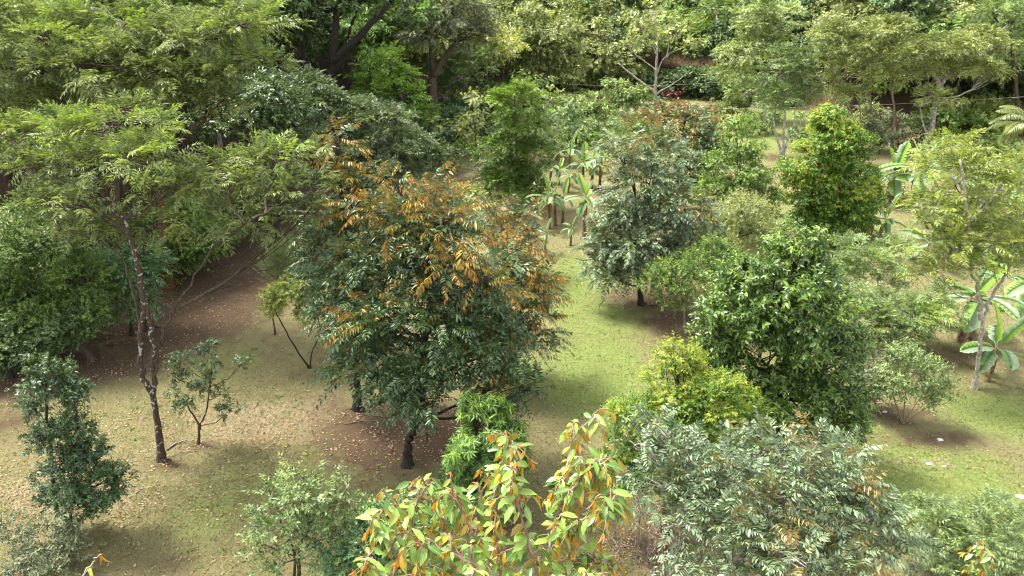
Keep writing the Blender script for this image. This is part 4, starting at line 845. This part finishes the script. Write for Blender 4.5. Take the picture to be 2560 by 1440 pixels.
front_tree('star_apple_sapling', 'leafy young tree with lime leaves and golden-brown shoots, closest at bottom centre', GY(1330, 3.4)*[1, 1, 1],
 [[(1345, 1500, 3.0), (1380, 1340, 3.2), (1400, 1260, 3.3), (1420, 1150, 3.4), (1440, 1085, 3.45), (1488, 1040, 3.5)],
  [(1330, 1500, 3.0), (1225, 1400, 3.0), (1165, 1300, 3.05), (1125, 1225, 3.1)],
  [(1250, 1480, 3.2), (1240, 1310, 3.4), (1248, 1200, 3.5), (1262, 1130, 3.55), (1290, 1108, 3.55)],
  [(1350, 1460, 2.9), (1320, 1350, 2.95), (1290, 1230, 3.0), (1285, 1160, 3.05)],
  [(1080, 1500, 3.1), (1040, 1400, 3.2), (1030, 1290, 3.3), (1050, 1240, 3.35), (1068, 1215, 3.4)],
  [(1300, 1500, 2.8), (1180, 1410, 2.8), (1090, 1370, 2.8), (1050, 1365, 2.8)],
  [(1365, 1403, 3.2), (1440, 1402, 3.2), (1500, 1408, 3.15), (1545, 1412, 3.1)],
  [(1100, 1480, 2.9), (1000, 1400, 2.9), (950, 1300, 2.95), (980, 1245, 3.0)],
  [(1060, 1490, 2.8), (960, 1430, 2.8), (915, 1390, 2.8)],
  [(1150, 1480, 3.2), (1120, 1380, 3.3), (1110, 1310, 3.4), (1130, 1260, 3.5)],
  [(1200, 1480, 3.5), (1190, 1350, 3.7), (1200, 1250, 3.8), (1220, 1190, 3.8)],
  [(1400, 1260, 3.3), (1450, 1200, 3.2), (1490, 1160, 3.2), (1500, 1165, 3.2)],
  [(1390, 1320, 3.2), (1460, 1300, 3.1), (1520, 1260, 3.0), (1540, 1270, 3.0)],
  [(1380, 1440, 2.8), (1440, 1460, 2.7), (1500, 1450, 2.7)]], 3.2, 300, 42)
front_tree('star_apple_sapling', 'orange-tipped young shoot poking up at the bottom left, above the soil', GY(200, 3.0),
 [[(180, 1520, 2.8), (205, 1450, 2.85), (235, 1400, 2.9), (250, 1385, 2.9)]], 3, 40, 43, sub=False)
front_tree('star_apple_sapling', 'rust-tipped shoot standing up in the bottom right corner', GY(2455, 5.5),
 [[(2455, 1600, 5.4), (2452, 1440, 5.5), (2455, 1395, 5.5), (2456, 1370, 5.5)]], 5, 60, 44)

# ------------------------------------------------------------------ banana plants
rb = np.random.default_rng(21)
def ban_leaf_mesh(kind, seed):
    rng = np.random.default_rng(seed); n = 13; v = []; f = []
    pet = .16
    arch = dict(up=.35, arch=1.25, droop=1.6, hang=1.5)[kind]
    e0 = dict(up=1.35, arch=.6, droop=.3, hang=-.9)[kind]
    s = np.linspace(0, 1, n); x = 0; z = 0; P = []
    for i in range(n):
        P.append((x, z)); a = e0-arch*s[i]; x += math.cos(a)/n; z += math.sin(a)/n
    wmax = .145 if kind != 'hang' else .07
    for i in range(n):
        q = (s[i]-pet)/(1-pet); wv = .012 if q <= 0 else max(.004, wmax*min(1, (q*6)**.5)*min(1, ((1-q)*4.5)**.6))
        a = e0-arch*s[i]; fold = .35 if kind != 'hang' else 1.0
        j1, j2 = rng.uniform(.82, 1.05, 2) if 0 < q < .97 else (1, 1)
        up = (-math.sin(a), math.cos(a))
        for sg, jj in ((1, j1), (0, 1), (-1, j2)):
            v.append((P[i][0]+up[0]*abs(sg)*wv*jj*fold*(.6 if kind == 'up' else -.5 if kind == 'droop' else .15), sg*wv*jj, P[i][1]+up[1]*abs(sg)*wv*jj*fold*(.6 if kind == 'up' else -.5 if kind == 'droop' else .15)))
    # tears: extra notch vertices
    for i in range(n-1):
        for c0 in (0, 1):
            a, b = i*3+c0, i*3+c0+1; a2, b2 = a+3, b+3
            outer = a if c0 == 0 else b; outer2 = a2 if c0 == 0 else b2; inner = b if c0 == 0 else a; inner2 = b2 if c0 == 0 else a2
            if i > 3 and rng.random() < .6:
                o1 = np.array(v[outer]); o2 = np.array(v[outer2]); i1 = np.array(v[inner]); i2 = np.array(v[inner2])
                m1 = o1*.55+o2*.45; m1[2] -= .015; nk = (i1+i2)/2*.55+(o1+o2)/2*.45; m2 = o1*.32+o2*.68; m2[2] += .004
                k = len(v); v += [tuple(m1), tuple(nk), tuple(m2)]
                f += [(inner, outer, k), (inner, k, k+1), (inner, k+1, inner2), (k+1, k+2, outer2), (k+1, outer2, inner2)]
            else: f += [(inner, outer, outer2), (inner, outer2, inner2)]
    return np.array(v), np.array(f)
BL = {}
for kind, y in (('up', .9), ('arch', .25), ('droop', 0), ('hang', 0)):
    for q in range(3):
        v, f = ban_leaf_mesh(kind, 50+q)
        BL[kind, q] = mesh('leaf', v, f, M['dry'] if kind == 'hang' else M['banana'], tint=np.tile([.2+.3*q, y*(.6+.2*q), .4*q], (len(v), 1)), smooth=False)
def banana(px, py, hpx, label, nleaf=7, L=None, stems=1, dry=2, Y=None, r=None):
    base = F(px, py) if Y is None else GY(px, Y); m = MPP(py if Y is None else 400, base[1]); hh = hpx*m/math.cos(.35)
    rt = root('banana_plant', label, 'banana plant', base, 'banana plants growing in the clearing')
    L = (L or max(.9, hh*.85))*(.8 if py < 630 and px < 1800 else .9)*(.9 if px < 1800 else 1)
    for s_ in range(stems):
        off = np.array([0, 0, 0.]) if s_ == 0 else np.array([rb.uniform(.3, .6)*(1 if s_ % 2 else -1), rb.uniform(-.3, .4), 0])
        h2 = hh*(1 if s_ == 0 else rb.uniform(.8, 1.0)); top = off+np.array([rb.normal(0, .05), rb.normal(0, .05), h2])*[1, 1, 1]
        a = Acc(); r_ = r or max(.05, .045*hh+.02); pts = curve([off-[0, 0, .1], (off+top)/2+rb.normal(0, .03, 3), top], 5); tube(a, pts, r_, r_*.6, 9, flare=.35)
        a.build('stem', B['stem'], rt)
        for i in range(nleaf):
            kind = 'up' if i < 1 or (i < 2 and nleaf > 7) else ('arch' if i < nleaf-3 else 'droop'); az = i*2.4+rb.uniform(-.4, .4)+s_
            o = bpy.data.objects.new('leaf', BL[kind, rb.integers(3)]); C.objects.link(o); o.parent = rt
            o.location = tuple(top-[0, 0, .04*i*h2*.4]); o.rotation_euler = (rb.normal(0, .15), rb.normal(0, .08), az); sc = L*rb.uniform(.8, 1.15); o.scale = (sc, sc*rb.uniform(.95, 1.25), sc)
        for i in range(dry):
            o = bpy.data.objects.new('dry_leaf', BL['hang', rb.integers(3)]); C.objects.link(o); o.parent = rt
            o.location = tuple(top-[0, 0, .12*h2]); o.rotation_euler = (0, rb.normal(0, .1), rb.uniform(0, 6.28)); sc = L*rb.uniform(.55, .8); o.scale = (sc, sc, sc)
    return rt
banana(1365, 638, 52, 'smallest young banana plant nearest the lawn, with bright green leaves', 5, 1.1, dry=0)
banana(1426, 614, 45, 'small banana plant with drooping leaves between two taller ones', 5, 1.1, dry=1)
banana(1461, 596, 100, 'tall banana plant with straight brown stem, right of the small ones', 8, 1.9, dry=1)
banana(1372, 572, 78, 'tall banana plant with lime centre leaves, left of the others', 8, 1.9, dry=2)
banana(1388, 564, 72, 'twin-stemmed banana plant right behind the lime-centred one', 5, 1.5, stems=2, dry=1)
banana(1492, 572, 40, 'little banana plant half hidden by the grey-blue tree', 5, 1.0, dry=1)
banana(1478, 472, 66, 'clump of three banana stems in the middle of the banana patch', 6, 2.2, stems=3, dry=1)
banana(1420, 482, 44, 'banana plant with dry brown leaves left of the three-stemmed clump', 6, 1.5, dry=4)
banana(1378, 462, 44, 'banana plant with shaggy dark leaves at the left of the patch', 6, 1.5, stems=2, dry=4)
banana(1424, 420, 46, 'banana plant with a broad silvery leaf, behind the shaggy one', 7, 2.2, dry=1)
banana(1440, 362, 30, 'banana plant far back with wide arching leaves', 8, 2.6, dry=1)
banana(1395, 400, 24, 'low banana plant with pale drooping leaves behind the tiered tree', 6, 2.0, dry=1)
banana(1340, 482, 30, 'short banana plant partly behind the tiered tree', 5, 1.4, dry=1)
banana(1500, 432, 40, 'banana plant with steep leaves against the grey-blue tree', 6, 2.2, dry=0)
banana(1705, 560, 70, 'banana plant with big pale leaves rising between grey-blue and conical trees', 7, 2.2, dry=1)
banana(2280, 520, 92, 'large banana plant with upright leaves right of the egg-shaped tree', 10, 3.0, dry=2)
banana(2222, 505, 60, 'banana plant with silvery leaves touching the egg-shaped tree', 8, 2.4, dry=4)
banana(2166, 586, 40, 'ragged banana plant with dry leaves below the egg-shaped tree', 6, 1.8, dry=4)
banana(2205, 600, 50, 'dark-leaved banana plant with hanging dry leaves, right of the ragged one', 8, 1.8, dry=5)
banana(2308, 665, 58, 'banana plant with brown stem behind the airy white-barked tree', 6, 2.2, dry=2)
banana(2402, 855, 120, 'thick double-stemmed banana plant behind the white-barked tree', 6, 2.2, stems=2, dry=3, r=.15)
banana(2466, 952, 90, 'banana plant with the broadest glossy leaves, beside the white trunk', 8, 1.9, dry=1, r=.1)
banana(2552, 800, 90, 'banana plant with long pale leaves cut by the right edge of the view', 8, 2.4, dry=2)
banana(2520, 520, 70, 'banana plant with silvery leaves below the coconut palm', 8, 2.8, dry=1)

# ------------------------------------------------------------------ coconut palm at the right edge
def palm(base, top, L, nf, label):
    rng = np.random.default_rng(9); rt = root('coconut_palm', label, 'palm', base)
    a = Acc(); tube(a, curve([base-[0, 0, .2], (base+top)/2+[.3, 0, 0], top], 6), .16, .11, 9, flare=.4); a.build('trunk', B['pale'], rt, base)
    for i in range(nf):
        az = i*2.4+rng.normal(0, .2); el = rng.uniform(-.1, 1.25); n = 34; s = np.linspace(0, 1, n); ang = el-1.5*s**1.3
        hx = np.cumsum(np.cos(ang))*L/n; hz = np.cumsum(np.sin(ang))*L/n
        P = np.stack([np.cos(az)*hx, np.sin(az)*hx, hz], 1)+top; ax = nrm(np.gradient(P, axis=0)); side = np.array([-math.sin(az), math.cos(az), 0])
        k = np.arange(5, n); pos = np.concatenate([P[k], P[k]]); d = np.concatenate([ax[k]*.6+side, ax[k]*.6-side])-[0, 0, .45]; d += rng.normal(0, .07, d.shape)
        nn = np.tile(np.cross(side, ax[n//2]), (len(pos), 1)); nn[:, 2] = np.abs(nn[:, 2])+.3
        l = L*.26*np.tile(np.sin(np.pi*(.12+.82*s[k])), 2)
        tint = np.tile([rng.random(), 0, .5], (len(pos), 1))
        fr = link('frond', leaf_mesh('frond', pos, d, nn, l, np.full(len(pos), .05), tint, M['palm'], base), rt)
        b = Acc(); tube(b, P[::3], .035, .008, 4); b.build('rib', B['tan'], fr, base)
pb = GY(2600, 46); palm(pb, PT(2580, 320, 46), 3.0, 20, 'pale green coconut palm with feathery fronds at the right edge')

# ------------------------------------------------------------------ bare twiggy saplings, fallen branches, wires, flowers
rd = np.random.default_rng(31)
for (px, py, hp, lb) in [(1600, 1420, 150, 'leafless thicket of grey twigs with clinging dead leaves below the yellow-green tree'), (1560, 1400, 120, 'bare upright dead sapling nearest the golden shoots'), (1680, 1440, 120, 'pale dead sapling with crooked twigs beside the grey-green tree'),
                     (1480, 1420, 60, 'short stub of a dead plant on the lawn behind the golden leaves')]:
    b = F(px, py); rt = root('dead_sapling', lb, 'dead shrub', b); dl = Acc(); tp = []
    for s_ in range(7 if hp > 100 else 3):
        a = Acc(); m = MPP(py, b[1]); h = hp*m*1.35*rd.uniform(.6, 1.1); o0 = b+[rd.normal(0, .25), rd.normal(0, .25), 0]
        t = o0+[rd.normal(0, .25), rd.normal(0, .25), h]; pts = curve([o0-[0, 0, .05], (o0+t)/2+rd.normal(0, .08, 3), t], 5, .02, rd); tube(a, pts, .02, .006, 5)
        for q in range(7):
            i = rd.integers(3, len(pts)); e = pts[i]+[rd.normal(0, .2), rd.normal(0, .2), rd.uniform(.05, .35)]; tube(a, np.array([pts[i], (pts[i]+e)/2+rd.normal(0, .03, 3), e]), .008, .003, 4); tp += [pts[i], e, (pts[i]+e)/2]
        a.build('stem', B['dead'], rt, b)
    tp = np.repeat(np.array(tp), 3, 0)+rd.normal(0, .04, (len(tp)*3, 3)); n = len(tp)
    x = link('dead_leaves', leaf_mesh('dead_leaves', tp, rd.normal(0, 1, (n, 3))-[0, 0, .6], rd.normal(0, 1, (n, 3)), rd.uniform(.04, .09, n), rd.uniform(.02, .04, n), np.stack([rd.random(n)*.6, np.zeros(n), rd.random(n)], 1), M['dry'], b), rt); x['kind'] = 'stuff'
for pts, r_, lb, bk in [([(418, 1128), (440, 1112), (468, 1104)], .035, 'dark curved fallen branch between the lichened trunk and the sapling', 'dead'),
                    ([(345, 1056), (375, 1045)], .014, 'thin stick lying left of the lichened trunk', 'dead'),
                    ([(604, 1085), (618, 1062)], .016, 'short dark stick on the litter right of the sapling', 'dark'),
                    ([(915, 1035), (960, 1044), (1015, 1042)], .025, 'long pale fallen bough behind the centre trunk', 'tan'),
                    ([(860, 1062), (930, 1054), (990, 1066)], .014, 'thin pale fallen stick on soil left of the centre trunk', 'tan'),
                    ([(340, 1235), (352, 1225), (362, 1222)], .014, 'tiny stick on the grass right of the narrow dark shrub', 'dead'),
                    ([(520, 735), (560, 720), (610, 715)], .03, 'fallen branch on the brown soil path', 'brown'),
                    ([(430, 1142), (470, 1134), (495, 1130)], .012, 'thin straw-coloured stick beside the lichened trunk base', 'tan'),
                    ([(440, 745), (480, 690), (545, 665), (600, 655)], .018, 'long bent bough lying along the shady wood edge', 'brown'),
                    ([(1625, 765), (1650, 768), (1662, 780)], .03, 'dark bough on bare soil under the grey-blue tree', 'brown')]:
    w_ = [F(*q)+[0, 0, r_*.8] for q in pts]
    if len(w_) == 2: w_.insert(1, (w_[0]+w_[1])/2+[0, .05, 0])
    b = w_[0].copy(); a = Acc(); c_ = curve(w_, 5, .01, rd); tube(a, c_, r_, r_*.4, 6)
    for q in range(3):
        i = rd.integers(2, len(c_)-1); e = c_[i]+[rd.normal(0, .2), rd.normal(0, .2), .05]; tube(a, np.array([c_[i], (c_[i]+e)/2+[0, 0, .03], e]), r_*.4, r_*.15, 4)
    o = a.build('fallen_branch', B[bk], None, b); o.location = b; o['label'] = lb; o['category'] = 'branch'
# long fallen tree in the far clearing
b = F(1440, 300); w_ = [F(1430, 300)+[0, 0, .5], F(1480, 299)+[0, 0, .6], F(1525, 290)+[0, 0, .9]]; a = Acc(); c_ = curve(w_, 6, .04, rd); tube(a, c_, .28, .12, 7)
for q in range(16):
    i = rd.integers(4, len(c_)); e = c_[i]+[rd.normal(0, 1.2), rd.normal(0, .8), rd.uniform(.1, 1.6)]; tube(a, np.array([c_[i], (c_[i]+e)/2+rd.normal(0, .15, 3), e]), .07, .02, 4)
o = a.build('fallen_tree', B['rust'], None, b); o.location = b; o['label'] = 'reddish fallen tree with bare boughs lying in the far clearing'; o['category'] = 'fallen tree'
# overhead wires
for i, (p0, p1, lb) in enumerate([((1250, 196, 72), (1950, 190, 66), 'thin overhead wire crossing behind the bare white tree, upper one'), ((1300, 258, 70), (2700, 232, 50), 'thin overhead wire crossing low above the far clearing'), ((1900, 176, 66), (2700, 160, 52), 'thin overhead wire in front of the dark wood at upper right')]):
    A_, B_ = PT(*p0), PT(*p1); t = np.linspace(0, 1, 24)[:, None]; c_ = A_+(B_-A_)*t; c_[:, 2] -= (4*t*(1-t))[:, 0]*.8
    a = Acc(); tube(a, c_, .011, .011, 4); o = a.build('overhead_wire', B['pale'], None, A_); o.location = A_; o['label'] = lb; o['category'] = 'wire'; o['group'] = 'overhead wires'
# little pale stones on the right lawn
for (px, py, s_, lb) in [(2350, 1100, .07, 'white pebble on the lawn below the dome-shaped bush'), (2322, 1160, .06, 'pale stone in the bare patch on the right lawn, left of its pair'), (2360, 1168, .05, 'pale stone in the bare patch on the right lawn, right of its pair'), (2212, 1030, .06, 'pale green stone beside the fanning stems'), (2550, 1245, .09, 'flat white stone at the right edge of the lawn')]:
    b = F(px, py); n = 8; v = []
    for ring, (rr, zz) in enumerate(((1, 0), (1.0, .35), (.6, .6))):
        for k in range(n): a_2 = k*2*math.pi/n; q = rd.uniform(.75, 1.2); v.append((math.cos(a_2)*rr*q*s_*1.4, math.sin(a_2)*rr*q*s_, zz*s_))
    v.append((0, 0, .62*s_)); f = []
    for r2 in range(2):
        for k in range(n): A0, A1 = r2*n+k, r2*n+(k+1) % n; f += [(A0, A1, A1+n), (A0, A1+n, A0+n)]
    for k in range(n): f.append((2*n+k, 2*n+(k+1) % n, 3*n))
    if 'stone_mat' not in globals(): stone_mat = barkmat('pale_stone', (.45, .42, .38), (.6, .58, .54))
    o = link('stone', mesh('stone', v, f, stone_mat, smooth=True), None, tuple(b-[0, 0, .01])); o['label'] = lb; o['category'] = 'stone'
print('TRIS', TRIS[0], 'WOOD', NW[0], 'OBJ', len(bpy.data.objects))
